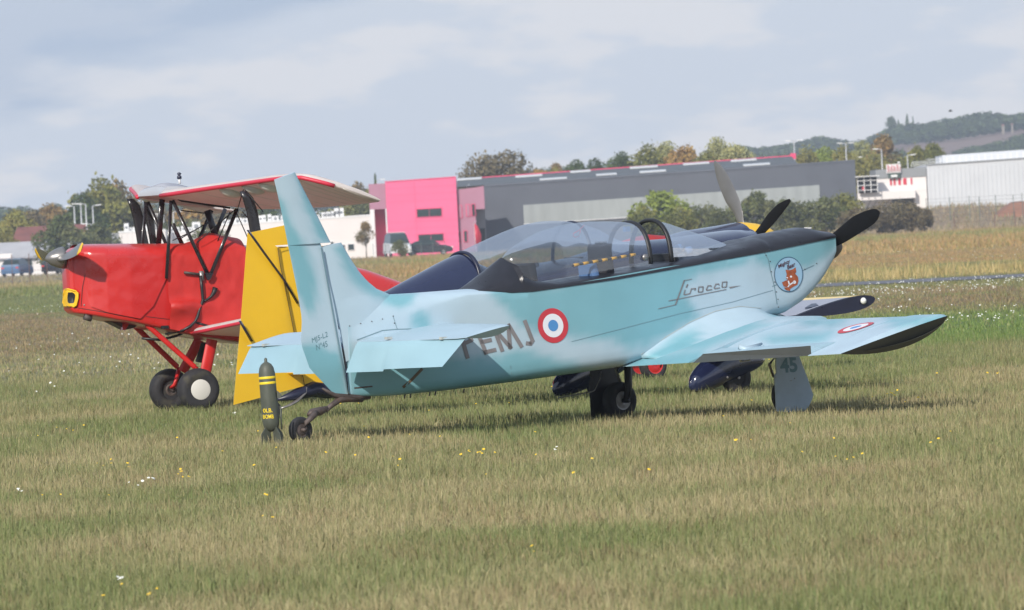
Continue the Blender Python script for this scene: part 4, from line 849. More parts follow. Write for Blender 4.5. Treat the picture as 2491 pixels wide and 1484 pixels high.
# ================================================================== aircraft helpers
def pip(P, poly):
    """signed soft inside-ness: distance to polygon, + inside"""
    P = np.asarray(P); n = len(poly); ins = np.zeros(len(P), bool); dm = np.full(len(P), 1e9)
    for i in range(n):
        x1, y1 = poly[i]; x2, y2 = poly[(i + 1) % n]
        c = ((y1 > P[:, 1]) != (y2 > P[:, 1])) & (P[:, 0] < (x2 - x1) * (P[:, 1] - y1) / ((y2 - y1) if y2 != y1 else 1e-9) + x1); ins ^= c
        dx, dy = x2 - x1, y2 - y1; t = np.clip(((P[:, 0] - x1) * dx + (P[:, 1] - y1) * dy) / (dx * dx + dy * dy + 1e-9), 0, 1)
        dm = np.minimum(dm, np.hypot(P[:, 0] - x1 - t * dx, P[:, 1] - y1 - t * dy))
    return np.where(ins, dm, -dm)
def camo(fr, V, polys, side, soft=11):
    uv = fr.proj_np(V, side); c = np.zeros(len(uv))
    wob = (fbm(uv[:, 0] * .03, uv[:, 1] * .03, 4) - .5) * 22
    for pl in polys: c = np.maximum(c, sstep(-soft, soft, pip(uv, pl) + wob))
    return c
class Body:
    """lofted fuselage from traced lines"""
    def __init__(s, fr, side, top, sh, bot, wid, nb=4.0, ntp=2.0, hb=.12):
        s.fr, s.side, s.nb, s.ntp, s.hb = fr, side, nb, ntp, hb
        wp = [(fr.hy(u, 700, 0).x, w) for u, w in wid]; wp.sort(); s.wx, s.ww = zip(*wp)
        tp = sorted([(p.x, p.z) for p in (fr.hy(u, v, 0) for u, v in top)]); s.tx, s.tz = zip(*tp)
        def sidepts(L):
            r_ = []
            for u, v in L:
                p = fr.hy(u, v, side * .25)
                for _ in range(4): p = fr.hy(u, v, side * s.w(p.x))
                r_.append((p.x, p.z))
            return zip(*sorted(r_))
        s.sx, s.sz = sidepts(sh); s.bx, s.bz = sidepts(bot)
    def w(s, x): return float(np.interp(x, s.wx, s.ww))
    def zt(s, x): return float(np.interp(x, s.tx, s.tz))
    def zs(s, x): return float(np.interp(x, s.sx, s.sz))
    def zb(s, x): return float(np.interp(x, s.bx, s.bz))
    def half(s, x, z):
        w, zt, zs, zb = s.w(x), s.zt(x), s.zs(x), s.zb(x); hb = min(s.hb, (zs - zb) * .45)
        if z > zs: q = min(max((z - zs) / max(zt - zs, 1e-4), 0), 1); return w * max(1 - q ** s.ntp, 0) ** (1 / s.ntp)
        if z < zb + hb: q = min(max((zb + hb - z) / hb, 0), 1); return w * max(1 - q ** s.nb, 0) ** (1 / s.nb)
        return w
    def ring(s, x, off=0.0, part='all', lo=None):
        w, zt, zs, zb = s.w(x) + off, s.zt(x) + off, s.zs(x), s.zb(x) - off; hb = min(s.hb, (zs - zb) * .45); pts = []
        if part == 'all':
            for k in range(9):
                a = math.pi / 2 * k / 8; pts.append((w * math.sin(a) ** (2 / s.nb), zb + hb * (1 - math.cos(a) ** (2 / s.nb))))
            for k in range(1, 9): pts.append((w, zb + hb + (zs - zb - hb) * k / 9))
            a0 = 0
        for k in range(0, 13):
            a = math.pi / 2 * k / 12; pts.append((w * math.cos(a) ** (2 / s.ntp), zs + (zt - zs) * math.sin(a) ** (2 / s.ntp)))
        R_ = [Vector((x, -y, z)) for y, z in pts]; L_ = [Vector((x, y, z)) for y, z in reversed(pts)]
        return (R_ + L_[1:-1]) if part == 'all' else (R_ + L_[1:])
    def loft(s, x0, x1, n, name, mt, parent, off=0.0, **k):
        return MB().loft([s.ring(x0 + (x1 - x0) * i / n, off) for i in range(n + 1)]).out(name, mt, parent, sharp=50, **k)
    def spt(s, u, v, off=.004):
        """surface point seen at reference pixel (u,v)"""
        p = s.fr.hy(u, v, s.side * s.w(0))
        for _ in range(6): p = s.fr.hy(u, v, s.side * s.half(p.x, p.z))
        return Vector((p.x, s.side * (s.half(p.x, p.z) + off), p.z))
def strokepoly(pts, w):
    """ribbon quads along a polyline in 2-d"""
    q = []
    for (x1, y1), (x2, y2) in zip(pts, pts[1:]):
        dx, dy = x2 - x1, y2 - y1; l = math.hypot(dx, dy) or 1; nx, ny = -dy / l * w / 2, dx / l * w / 2; ex, ey = dx / l * w * .25, dy / l * w * .25
        n = max(1, int(l / 14))
        for i in range(n):
            a, b = i / n, (i + 1) / n
            ax, ay = x1 - ex + (dx + 2 * ex) * a, y1 - ey + (dy + 2 * ey) * a; bx_, by_ = x1 - ex + (dx + 2 * ex) * b, y1 - ey + (dy + 2 * ey) * b
            q.append([(ax + nx, ay + ny), (bx_ + nx, by_ + ny), (bx_ - nx, by_ - ny), (ax - nx, ay - ny)])
    return q
def decal(name, polys, mp, mt, parent, **k):
    V = []; Fc = []
    for pl in polys:
        b = len(V); V += [mp(*p) for p in pl]; Fc.append(tuple(range(b, b + len(pl))))
    return mk(name, V, Fc, mt, parent, smooth=False, **k)
def ellipse(cx, cy, rx, ry, r0=0.0, n=40, sh=0.0):
    """ring sectors (or disc) subdivided"""
    q = []; steps = [r0 + (1 - r0) * i / 3 for i in range(4)]
    for a_, b_ in zip(steps, steps[1:]):
        for k in range(n):
            t1, t2 = 2 * math.pi * k / n, 2 * math.pi * (k + 1) / n; P = lambda r_, t_: (cx + rx * r_ * math.cos(t_) + sh * ry * r_ * math.sin(t_), cy + ry * r_ * math.sin(t_))
            q.append([P(a_, t1), P(b_, t1), P(b_, t2), P(a_, t2)] if a_ > 0 else [P(0, 0), P(b_, t1), P(b_, t2)])
    return q
_txt = {}
def textpolys(s, bold=0.0, spacing=1.0):
    cu = bpy.data.curves.new('t', 'FONT'); cu.body = s; cu.size = 1; cu.offset = bold; cu.space_character = spacing; o = bpy.data.objects.new('t', cu); COL.objects.link(o)
    dg = bpy.context.evaluated_depsgraph_get(); me = bpy.data.meshes.new_from_object(o.evaluated_get(dg)); P = [[(me.vertices[i].co.x, me.vertices[i].co.y) for i in f.vertices] for f in me.polygons]
    bpy.data.objects.remove(o); bpy.data.meshes.remove(me); bpy.data.curves.remove(cu)
    xs_ = [p[0] for q in P for p in q]; ys_ = [p[1] for q in P for p in q]; x0, x1, y0, y1 = min(xs_), max(xs_), min(ys_), max(ys_)
    return [[((x - x0) / (x1 - x0), (y - y0) / (y1 - y0)) for x, y in q] for q in P]
def textat(s, quad, bold=0.0, spacing=1.0):
    """quad: bottom-left, bottom-right, top-right, top-left pixel corners"""
    (ax, ay), (bx, by), (cx_, cy_), (dx, dy) = quad
    return [[((1 - x) * (1 - y) * ax + x * (1 - y) * bx + x * y * cx_ + (1 - x) * y * dx, (1 - x) * (1 - y) * ay + x * (1 - y) * by + x * y * cy_ + (1 - x) * y * dy) for x, y in q] for q in textpolys(s, bold, spacing)]
# ================================================================== pale blue aircraft (nearest)
gp, gs = G(1510, 1018), G(1915, 1006)
S = Frame(G(731, 1079), 38.0)
E = empty('light_aircraft', (S.o.x, S.o.y, 0), R(38.0), 'pale blue camouflaged single engine tailwheel aircraft with bubble canopy and red white blue roundel', 'aircraft')
B = Body(S, -1,
    top=[(830, 770), (850, 752), (880, 738), (910, 726), (945, 716), (1000, 713), (1134, 703), (1230, 706), (1300, 712), (1500, 684), (1620, 655), (1700, 630), (1765, 608), (1845, 578), (1935, 562), (1965, 566), (2002, 572)],
    sh=[(862, 842), (945, 790), (1060, 745), (1134, 720), (1243, 712), (1296, 708), (1441, 681.5), (1613, 650), (1764, 630), (1860, 613), (1960, 592), (2035, 576)],
    bot=[(862, 964), (900, 964), (970, 962), (1110, 949), (1250, 932), (1400, 912), (1534, 893), (1700, 850), (1820, 806), (1885, 775), (1926, 764), (1962, 740), (1985, 718), (2011, 684), (2030, 645), (2037, 622)],
    wid=[(838, .022), (880, .055), (960, .115), (1100, .19), (1240, .25), (1400, .295), (1600, .31), (1780, .305), (1900, .28), (1960, .255), (1992, .225)], nb=3.2, ntp=2.0, hb=.15)
x0s = S.hy(846, 850, 0).x; xn = S.hy(1990, 600, 0).x
TE_F = [[(1180, 698), (1215, 745), (1262, 790), (1330, 812), (1420, 822), (1500, 838), (1575, 846), (1650, 800), (1705, 772), (1690, 748), (1665, 722), (1668, 692), (1705, 668), (1760, 655), (1830, 640), (1880, 648), (1905, 668), (1960, 650), (2040, 606), (2048, 560), (1900, 588), (1600, 640), (1300, 698)],
    [(840, 868), (960, 862), (1080, 868), (1200, 872), (1260, 850), (1330, 868), (1440, 896), (1500, 905), (1250, 948), (850, 985)],
    [(998, 796), (1005, 770), (1022, 758), (1038, 764), (1043, 796)], [(925, 708), (1020, 708), (1005, 738), (975, 748), (935, 738), (905, 722)],
    [(2040, 648), (2008, 695), (1965, 732), (1905, 772), (1960, 775), (2025, 725), (2050, 670)], [(1690, 812), (1760, 800), (1830, 760), (1870, 800), (1700, 860)], [(848, 790), (856, 840), (862, 900), (846, 900)]]
fus = B.loft(x0s, xn, 150, 'fuselage', None, E)
fus.data.materials.append(M['camo'])
def setcamo(o, fr, polys, side=-1, soft=16, const=None):
    V = [v.co[:] for v in o.data.vertices]; c = camo(fr, V, polys, side, soft) if const is None else np.full(len(V), const)
    a = o.data.attributes.new('camo', 'FLOAT', 'POINT'); a.data.foreach_set('value', c.astype(np.float32))
setcamo(fus, S, TE_F)
# nose ring and spinner
nz = (B.zt(xn) + B.zb(xn)) / 2 + .02
# dark deck from the tail fairing to the nose
dk = [(1134, 705), (1150, 690), (1170, 671), (1190, 653), (1206, 638), (1219, 626.5), (1224, 640), (1232, 664), (1262, 682), (1312, 688), (1400, 674), (1489, 659), (1583, 640), (1634, 628), (1700, 612), (1766, 595), (1806, 581), (1845, 570.5), (1880, 564), (1925, 555), (1938, 553.5), (1950, 556), (1965, 559.5), (1988, 564), (2003, 570)]
dxz = [(S.hy(u, v, 0).x, S.hy(u, v, 0).z) for u, v in dk]
low = [(1134.8, 705), (1180, 707), (1243, 711), (1296, 708.5), (1441, 681.5), (1613, 650), (1764, 630), (1860, 613), (1960, 592), (2034, 576)]
lxz = [(B.spt(u, v).x, B.spt(u, v).z) for u, v in low]
xd0, xd1 = dxz[0][0], xn + .004; rings = []
xsd = sorted(set([xd0 + (xd1 - xd0) * i / 110 for i in range(111)] + [p[0] for p in dxz[1:8]]))
xpk = dxz[5][0]
for x in xsd:
    zt_ = float(np.interp(x, [p[0] for p in dxz], [p[1] for p in dxz])); zl_ = float(np.interp(x, [p[0] for p in lxz], [p[1] for p in lxz])) - .004
    w_ = B.half(x, zl_) + .006; pts = []
    t_in = (x - xpk) / (dxz[16][0] - xpk)
    for k in range(15):
        a = math.pi / 2 * k / 14
        if x <= xpk + .01: e_ = 1.15
        elif t_in < 1: e_ = 3.2
        else: e_ = 2.2
        if x <= xpk + .01:
            f = max(0.02, min(1, (x - xd0) / (xpk - xd0))); y = w_ * math.cos(a) ** (2 / (2.0 - .6 * f)); z = zl_ + (zt_ - zl_) * math.sin(a) ** (2 / (2.0 - .2 * f))
        else: y = w_ * math.cos(a) ** (2 / e_); z = zl_ + (zt_ - zl_) * math.sin(a) ** (2 / e_)
        pts.append((y, z))
    rings.append([Vector((x, -y, z)) for y, z in pts] + [Vector((x, y, z)) for y, z in reversed(pts)][1:])
deck = MB().loft(rings, closed=False).out('black_deck', M['black_deck'], E, sharp=45)
# cooling fairing humps + oil door on the deck
for (u, v, y) in [(1965, 556, 0.0)]:
    p = S.hy(u, v, y); MB().box((p.x, 0, p.z + .004), (.05, .03, .012)).out('cowl_catch', M['white'], deck, smooth=False)
# canopy and windscreen
def hoop(xc, yw, z0, zt_, r_, mt, name, par, lean=0.0):
    pts = []
    for k in range(25):
        a = math.pi * k / 24; z = z0 + (zt_ - z0) * math.sin(a) ** .82; pts.append((xc + lean * (z - z0), -yw * math.copysign(abs(math.cos(a)) ** .86, math.cos(a)), z))
    return MB().tube(pts, r_, 8, flat=.8, fdir=(1, 0, 0)).out(name, mt, par)
p1 = S.hy(1583, 639, -.263); p2 = S.hy(1534, 541, 0); xA, zA0, zAt = p1.x, p1.z, p2.z
q1 = S.hy(1633, 631, -.25); q2 = S.hy(1577, 536, 0); xB_, zB0, zBt = q1.x, q1.z, q2.z
sill = [(1219, 628), (1222, 648), (1228, 660), (1259, 675), (1312, 679), (1401, 665), (1489, 649), (1583, 639.5)]
cwid = lambda t: .263 * min(1, (max(t, 0.0) / .30)) ** .55
ctop = [(1206, 640), (1222, 626.5), (1240, 609), (1269, 589), (1322, 561.5), (1375, 545.6), (1428, 539), (1481, 538.5), (1523, 541), (1534, 541.5)]
ct = [(S.hy(u, v, 0).x, S.hy(u, v, 0).z) for u, v in ctop]; xc0 = ct[1][0]
cs = []
for u, v in sill: p = S.hy(u, v, -.2); cs.append((p.x, p.z))
cs[0] = (xc0, ct[1][1] - .01)
rings = []
for i in range(31):
    x = xc0 + (xA - xc0) * i / 30; t = i / 30; zt_ = float(np.interp(x, [p[0] for p in ct], [p[1] for p in ct])); z0 = float(np.interp(x, [p[0] for p in cs], [p[1] for p in cs])) - .015
    z0 = min(z0, zt_ - .003); yw = cwid(t) + .004
    rings.append([Vector((x, -yw * math.copysign(abs(math.cos(a)) ** .86, math.cos(a)), z0 + (zt_ - z0) * math.sin(a) ** .82)) for a in [math.pi * k / 24 for k in range(25)]])
can = MB().loft(rings, closed=False).out('canopy', M['glass'], E)
hoop(xA, .262, zA0 - .01, zAt, .021, M['black'], 'canopy_frame', can)
MB().lathe([(.026, -.004), (.026, .012), (.001, .014)], S.hy(1569, 626, -.275) , (0, -1, 0), 14).out('latch', M['steel'], can)
MB().box(S.hy(1524, 551, 0) - Vector((0, 0, .02)), (.05, .03, .04)).out('mirror', M['blueseat'], can, smooth=False)
cord = [S.hy(u, v, 0) for u, v in [(1421, 548), (1413, 556), (1409, 560), (1395, 568), (1394, 574), (1400, 577.5), (1408, 575), (1411, 566), (1412, 560)]]
MB().tube(cord, .0035, 5).out('pull_cord', M['roundel_red'], can)
hoop(xB_, .252, zB0 - .02, zBt, .021, M['black'], 'windscreen_frame', E)
wt = [(S.hy(u, v, 0).x, S.hy(u, v, 0).z) for u, v in [(1577, 537), (1608, 541), (1666, 560.5), (1720, 579), (1766, 596)]]
wb = [(S.hy(u, v, -.22).x, S.hy(u, v, -.22).z) for u, v in [(1633, 626), (1700, 622), (1766, 608), (1800, 596)]]
rings = []
for i in range(15):
    t = i / 14; x = xB_ + (wt[-1][0] - xB_) * t; zt_ = float(np.interp(x, [p[0] for p in wt], [p[1] for p in wt])); z0 = min(float(np.interp(x, [p[0] for p in wb], [p[1] for p in wb])), zt_ - .002); yw = .25 * (1 - t) ** .5 + .005
    rings.append([Vector((x, -yw * math.copysign(abs(math.cos(a)) ** .86, math.cos(a)), z0 + (zt_ - z0) * math.sin(a) ** .85)) for a in [math.pi * k / 20 for k in range(21)]])
MB().loft(rings, closed=False).out('windscreen', M['glass'], E)
# cockpit contents
def seatp(u, v, w, h, name, mt, y=0.0):
    p = S.hy(u, v, y); q = [Vector((p.x, y - w / 2, p.z - h)), Vector((p.x, y + w / 2, p.z - h)), Vector((p.x - .02, y + w * .42, p.z)), Vector((p.x - .02, y - w * .42, p.z))]
    return MB().plate(q, (1, 0, .1), .07, .015).out(name, mt, E, sharp=40)
seatp(1276, 641, .30, .34, 'rear_seat', M['seat']); seatp(1462, 594, .27, .42, 'front_seat', M['seat'])
h_ = MB().box(S.hy(1462, 592, 0), (.05, .09, .03)).out('headrest_knob', M['black'], E)
seatp(1433, 640, .2, .14, 'blue_cushion', M['blueseat'], -.08)
stp = [S.hy(u, v, -.20) for u, v in [(1392, 646), (1540, 620)]]
bar = MB().tube(stp, .010, 8).out('canopy_bar', M['black'], E)
for k in range(7):
    a = .02 + k * .155; MB().tube([stp[0].lerp(stp[1], a), stp[0].lerp(stp[1], a + .085)], .0122, 8).out('amber_band', M['orange'], bar)
dsh = S.hy(1614, 622, 0); MB().plate([(dsh.x, -.2, dsh.z - .12), (dsh.x, .2, dsh.z - .12), (dsh.x, .16, dsh.z + .02), (dsh.x, -.16, dsh.z + .02)], (1, 0, 0), .05, .02).out('instrument_panel', M['black'], E, sharp=40)
for k, (u, v) in enumerate([(1650, 604), (1675, 610)]): MB().lathe([(.001, -.03), (.03, -.02), (.035, .02), (.001, .03)], S.hy(u, v, 0), (1, 0, 0), 12).out('instrument', M['blueseat'], E)
# propeller and spinner
hub = S.hy(1991, 600, 0); hx_ = xn + .03
sp_o = MB().lathe([(.13, 0), (.128, .03), (.118, .09), (.09, .15), (.045, .205), (.001, .23)], (hx_ - .02, 0, hub.z), (1, 0, -.06), 28).out('spinner', M['rusty'], E)
up_ = [(2020, 572), (2045, 551), (2074, 527), (2100, 514.5), (2121, 508.5), (2132, 508.5), (2139, 514)]; dn_ = [(2034, 600), (2055, 590), (2082, 573.5), (2106, 558.5), (2126, 545), (2136, 533), (2140, 520)]
root = [(1996, 590), (2002, 606)]
le = [S.hx(u, v, hx_ + .04) for u, v in [root[0]] + up_]; te = [S.hx(u, v, hx_ + .04) for u, v in [root[1]] + dn_]
def blade(le, te, par, mt, th, tw=.004):
    n = len(le); le = [p + Vector((tw * (1 - i / n), 0, 0)) for i, p in enumerate(le)]; te = [p - Vector((tw * (1 - i / n), 0, 0)) for i, p in enumerate(te)]
    mb = MB(); surf(mb, le, te, th, (1, 0, 0), 20, 8, 'lens'); return mb.out('propeller_blade', mt, par, sharp=60)
prop = MB().lathe([(.06, -.03), (.065, 0), (.06, .03)], (hx_ + .04, 0, hub.z), (1, 0, 0), 16).out('propeller', M['prop_black'], E)
blade(le, te, prop, M['prop_black'], [.035, .03, .022, .016, .012, .008, .006, .003])
hc = Vector((hx_ + .04, 0, hub.z)); flip = lambda p: Vector((p.x, -p.y, 2 * hc.z - p.z))
blade([flip(p) for p in le], [flip(p) for p in te], prop, M['prop_black'], [.035, .03, .022, .016, .012, .008, .006, .003])
# fin, rudder
def poly3(fr, pts, y=0.0): return [fr.hy(u, v, y) for u, v in pts]
RT_le = [(717, 419), (805, 592), (779, 600), (800, 700), (820, 800), (834, 880), (843, 962)]
RT_te = [(667, 437), (700, 596), (702, 604), (722, 700), (736, 772), (733, 832), (752, 895)]
mbr = MB()
hor = [(717, 419), (745, 474), (775, 532), (804, 590)]; hte = [(667, 437), (679, 488), (690, 540), (701, 597)]
surf(mbr, poly3(S, hor), poly3(S, hte), [.03, .045, .055, .06], (0, 1, 0), 12, 10, 'foil')
rl = [(776, 588), (779, 598), (800, 700), (815, 775), (826, 840), (836, 900), (844, 961)]; rt_ = [(699, 588), (701, 597), (722, 700), (735, 775), (732, 835), (754, 897), (812, 958)]
surf(mbr, poly3(S, rl), poly3(S, rt_), [.02, .04, .06, .06, .055, .03], (0, 1, 0), 24, 10, 'wedge')
rud = mbr.out('rudder', M['camo'], E, sharp=40)
TE_R = [[(673, 470), (690, 490), (711, 540), (750, 603), (769, 683), (772, 736), (754, 764), (734, 740), (705, 640), (690, 560), (672, 500)], [(719, 415), (760, 490), (806, 590), (777, 600), (752, 530), (734, 475)], [(725, 842), (770, 828), (800, 850), (830, 845), (850, 975), (790, 980), (740, 900)]]
setcamo(rud, S, TE_R, None, 12)
fl = [(829, 590), (850, 626), (870, 657), (892, 683), (915, 702), (948, 716), (960, 726)]; ft = [(781, 600), (787, 630), (793, 660), (799, 690), (804, 715), (810, 745), (824, 790)]
mbf = MB(); surf(mbf, poly3(S, fl), poly3(S, ft), [.045, .05, .055, .06, .065, .08, .10], (0, 1, 0), 16, 12, 'foil'); fin = mbf.out('fin', M['camo'], E, sharp=40)
# fin root closes onto the fuselage flanks
mbf2 = MB(); surf(mbf2, poly3(S, [(955, 722), (960, 740), (960, 780), (930, 830)]), poly3(S, [(806, 715), (812, 745), (826, 800), (842, 880)]), [.08, .10, .11, .07], (0, 1, 0), 10, 12, 'foil'); fr_ = mbf2.out('fin_root', M['camo'], E, sharp=40)
TE_T = [[(835, 592), (872, 655), (905, 695), (960, 716), (950, 735), (915, 722), (868, 690), (838, 655), (815, 605)]]
setcamo(fin, S, TE_T, None); setcamo(fr_, S, TE_T, None)
sgap = MB().plate([S.hy(u, v, -.036) for u, v in [(780, 603), (782.5, 603), (846, 955), (844, 957)]], (0, 1, 0), .004).out('hinge_line', M['line'], rud, smooth=False)
# stern keel piece below rudder
MB().tube(poly3(S, [(784, 945), (815, 962), (870, 967), (900, 966)]), [.008, .02, .03, .015], 8).out('stern_keel', M['rusty'], E)
# horizontal tail
ysp = 1.40
def mirror(L): return [Vector((p.x, -p.y, p.z)) for p in L]
hr_le = [S.hy(1096, 790, -.09), S.hy(1153, 790.5, -.6), S.hy(1197, 791, -1.0), S.hy(1228, 792, -1.28), S.hy(1241, 793, -ysp)]
hr_te = [S.hy(868, 832, -.06), S.hy(965, 829, -.6), S.hy(1045, 826, -1.0), S.hy(1108, 824, -1.28), S.hy(1136, 821, -ysp)]
el_te = [S.hy(842, 906, -.10), S.hy(905, 904, -.42), S.hy(932, 903, -.57), S.hy(934, 898, -.58), S.hy(1000, 895, -.93), S.hy(1076, 892, -1.30)]
el_le = [S.hy(868, 836, -.10), S.hy(920, 835, -.42), S.hy(950, 834, -.57), S.hy(952, 834, -.58), S.hy(1030, 831, -.93), S.hy(1130, 826, -1.36)]
for sg, nm in ((1, 's'), (-1, 'p')):
    f_ = (lambda L: L) if sg == 1 else mirror
    mb = MB(); surf(mb, f_(hr_le), f_(hr_te), [.055, .055, .05, .05, .05], (0, 0, 1), 14, 10, 'foil', .5, .5, .12, 1.0, (0, sg * .05, 0))
    st_o = mb.out('tailplane', M['camo'], E, sharp=35); setcamo(st_o, S, [], -1, const=.12)
    mb = MB(); surf(mb, f_(el_le), f_(el_te), [.045] * 6, (.7, 0, .7), 16, 6, 'wedge'); el = mb.out('elevator', M['camo'], E, sharp=35); setcamo(el, S, [], const=.50)
    for u, yy in ((945, -.45), (1078, -1.13)):
        p = S.hy(u, 826.5, yy); MB().box((p.x, sg * yy, p.z + .012), (.05, .035, .02)).out('hinge_bracket', M['beige'], st_o, smooth=False)
    if sg == 1:
        V = [S.hy(u, v, -.3) for u, v in [(858, 878), (1000, 875)]]
        MB().tube([S.hy(u, v, y) - Vector((.03, 0, .0)) for u, v, y in [(880, 883, -.14), (1025, 880, -.5)]], .003, 5).out('trim_rod', M['grey_paint'], el)
        MB().tube([S.hy(u, v, y) - Vector((.035, 0, .0)) for u, v, y in [(926, 897, -.27), (958, 866, -.33)]], .006, 5).out('trim_horn', M['grey_paint'], el)
# exhaust/brace on flank below the tail
# wings
def wpt(u, v, y): return S.hy(u, v, y)
yt = 2.9
TipLE, TipTE = wpt(2306, 769, -yt), wpt(2046, 860.5, -yt); RootLE, RootTE = wpt(1904, 786, -.3), wpt(1534, 890.5, -.3)
def at_y(a, b, y): return a.lerp(b, (y - a.y) / (b.y - a.y))
ya0, ya1 = -1.03, -2.50
def wing(sg):
    f_ = (lambda L: L) if sg == 1 else mirror; parts = []
    leL = [at_y(RootLE, TipLE, y) for y in (-.2, ya0, ya1, -yt)]
    teL = [at_y(RootTE, TipTE, y) for y in (-.2, ya0, ya1, -yt)]
    mb = MB()
    surf(mb, f_(leL[0:2]), f_(teL[0:2]), [.20, .17], (0, 0, 1), 10, 14, 'foil', .55, .45)
    cut = [l.lerp(t, .76) for l, t in zip(leL, teL)]
    surf(mb, f_(leL[1:3]), f_(cut[1:3]), [.17, .14], (0, 0, 1), 12, 14, 'lens', .42, .42)
    nF = len(mb.F)
    surf(mb, f_(leL[2:4]), f_(teL[2:4]), [.15, .135], (0, 0, 1), 12, 14, 'foil', .35, .65, .06, 1.05, (0, sg * .12, 0))
    w_ = mb.out('wing', M['camo'], E, sharp=32)
    setcamo(w_, S, [[(1530, 872), (1600, 860), (1715, 848), (1712, 896), (1530, 896)], [(1640, 842), (1740, 806), (1830, 772), (1870, 790), (1760, 830), (1660, 862)], [(1840, 822), (1900, 812), (2030, 808), (2010, 830), (1880, 840)], [(2150, 768), (2310, 768), (2290, 790), (2180, 800)], [(1950, 778), (2060, 776), (2040, 788), (1960, 795)]], -1, 14)
    # aileron, drooping edge up
    al = f_([cut[1] + Vector((.0, 0, .015)), cut[2] + Vector((0, 0, .015))])
    te_a = f_([wpt(1709, 861, ya0 - .02), wpt(1972, 841, ya1 + .02)])
    lo_ = f_([teL[1].lerp(leL[1], .03) + Vector((0, 0, -.012)), teL[2].lerp(leL[2], .03) + Vector((0, 0, -.008))]); hb2 = f_([cut[1] + Vector((0, 0, -.045)), cut[2] + Vector((0, 0, -.04))])
    mb = MB(); mb.loft([[al[i] + Vector((0, 0, .02)), te_a[i], te_a[i] - Vector((0, 0, .004)), lo_[i], hb2[i]] for i in (0, 1)]); ai = mb.out('aileron', M['camo'], w_, smooth=False); setcamo(ai, S, [], const=.25)
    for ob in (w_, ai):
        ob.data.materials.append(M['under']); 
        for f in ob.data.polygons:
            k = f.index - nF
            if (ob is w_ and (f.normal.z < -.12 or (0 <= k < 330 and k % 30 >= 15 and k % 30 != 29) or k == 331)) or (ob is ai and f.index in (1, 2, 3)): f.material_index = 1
    if sg == 1:
        p = wpt(1797, 864, -1.5); q = wpt(1803, 880, -1.5); MB().tube([p, q], [.018, .012], 6).tube([q, wpt(1825, 876, -1.62)], .006, 5).out('mass_balance', M['beige'], ai)
        # hinge fairing on the top
        a, b, c_ = wpt(1795, 846, -1.45), wpt(1812, 858, -1.47), wpt(1852, 838, -1.5)
        MB().loft([[a + Vector((.0, 0, -.01)), a + Vector((.0, -.03, -.01)), a + Vector((0, -.015, .03))], [b, b + Vector((0, -.05, 0)), b + Vector((0, -.025, .05))], [c_, c_ + Vector((0, -.02, 0)), c_ + Vector((0, -.01, .015))]]).out('hinge_fairing', M['camo'], w_)
    return w_
wS = wing(1); wP = wing(-1)
# upper surface height of the starboard wing for the roundel
def wtop(u, v):
    lo, hi = -yt + .02, -.4
    def pt(y):
        l, t = at_y(RootLE, TipLE, y), at_y(RootTE, TipTE, y); th = np.interp(-y, [.3, 1.03, 2.5, 2.9], [.20, .17, .15, .135]) * (.55 if y > ya0 else .42)
        p = S.hy(u, v, y); q = (p.x - l.x) / (t.x - l.x); q = min(max(q, 0), 1); z = l.z + (t.z - l.z) * q + th * foil(q) * 2 * (1 if y > ya1 or True else 1)
        return p, z
    best = None
    for k in range(140):
        y = lo + (hi - lo) * k / 139; p, z = pt(y)
        l, t = at_y(RootLE, TipLE, y), at_y(RootTE, TipTE, y); q = (p.x - l.x) / (t.x - l.x)
        if 0 <= q <= 1 and (best is None or abs(p.z - z) < best[0]): best = (abs(p.z - z), p)
    return best[1]
cR = wtop(2082, 797)
from mathutils.bvhtree import BVHTree
def bvh(o): return BVHTree.FromPolygons([v.co for v in o.data.vertices], [p.vertices[:] for p in o.data.polygons])
wb_ = bvh(wS)
def on_mesh(tree_, fr, off=.004):
    def f(u, v):
        d = ray(u, v).normalized(); o = fr.loc(CAM); dl = Vector((d.dot(fr.f), d.dot(fr.l), d.z))
        hit = tree_.ray_cast(o, dl)
        if hit[0] is None: return None
        n = hit[1]; n = n if n.dot(dl) < 0 else -n
        return hit[0] + n * off
    return f
mw = on_mesh(wb_, S, .006)
def on_top(c, r0_, r1_, mt, par, tree_, n=40, name='roundel_ring'):
    V = []; Fc = []
    for i in range(4):
        r_ = r0_ + (r1_ - r0_) * i / 3
        for k in range(n):
            a = 2 * math.pi * k / n; x, y = c.x + r_ * math.cos(a), c.y + r_ * math.sin(a); h = tree_.ray_cast(Vector((x, y, 5)), Vector((0, 0, -1)))
            z = h[0].z if h[0] is not None else c.z; V.append((x, y, z + .005))
    for i in range(3):
        for k in range(n): Fc.append((i * n + k, (i + 1) * n + k, (i + 1) * n + (k + 1) % n, i * n + (k + 1) % n))
    return mk(name, V, Fc, mt, par, smooth=False)
cc = mw(2082, 797) or cR
rr_ = on_top(cc, .100, .142, M['roundel_red'], wS, wb_, name='wing_roundel'); on_top(cc, .046, .0995, M['roundel_white'], rr_, wb_); on_top(cc, .001, .0455, M['roundel_blue'], rr_, wb_)
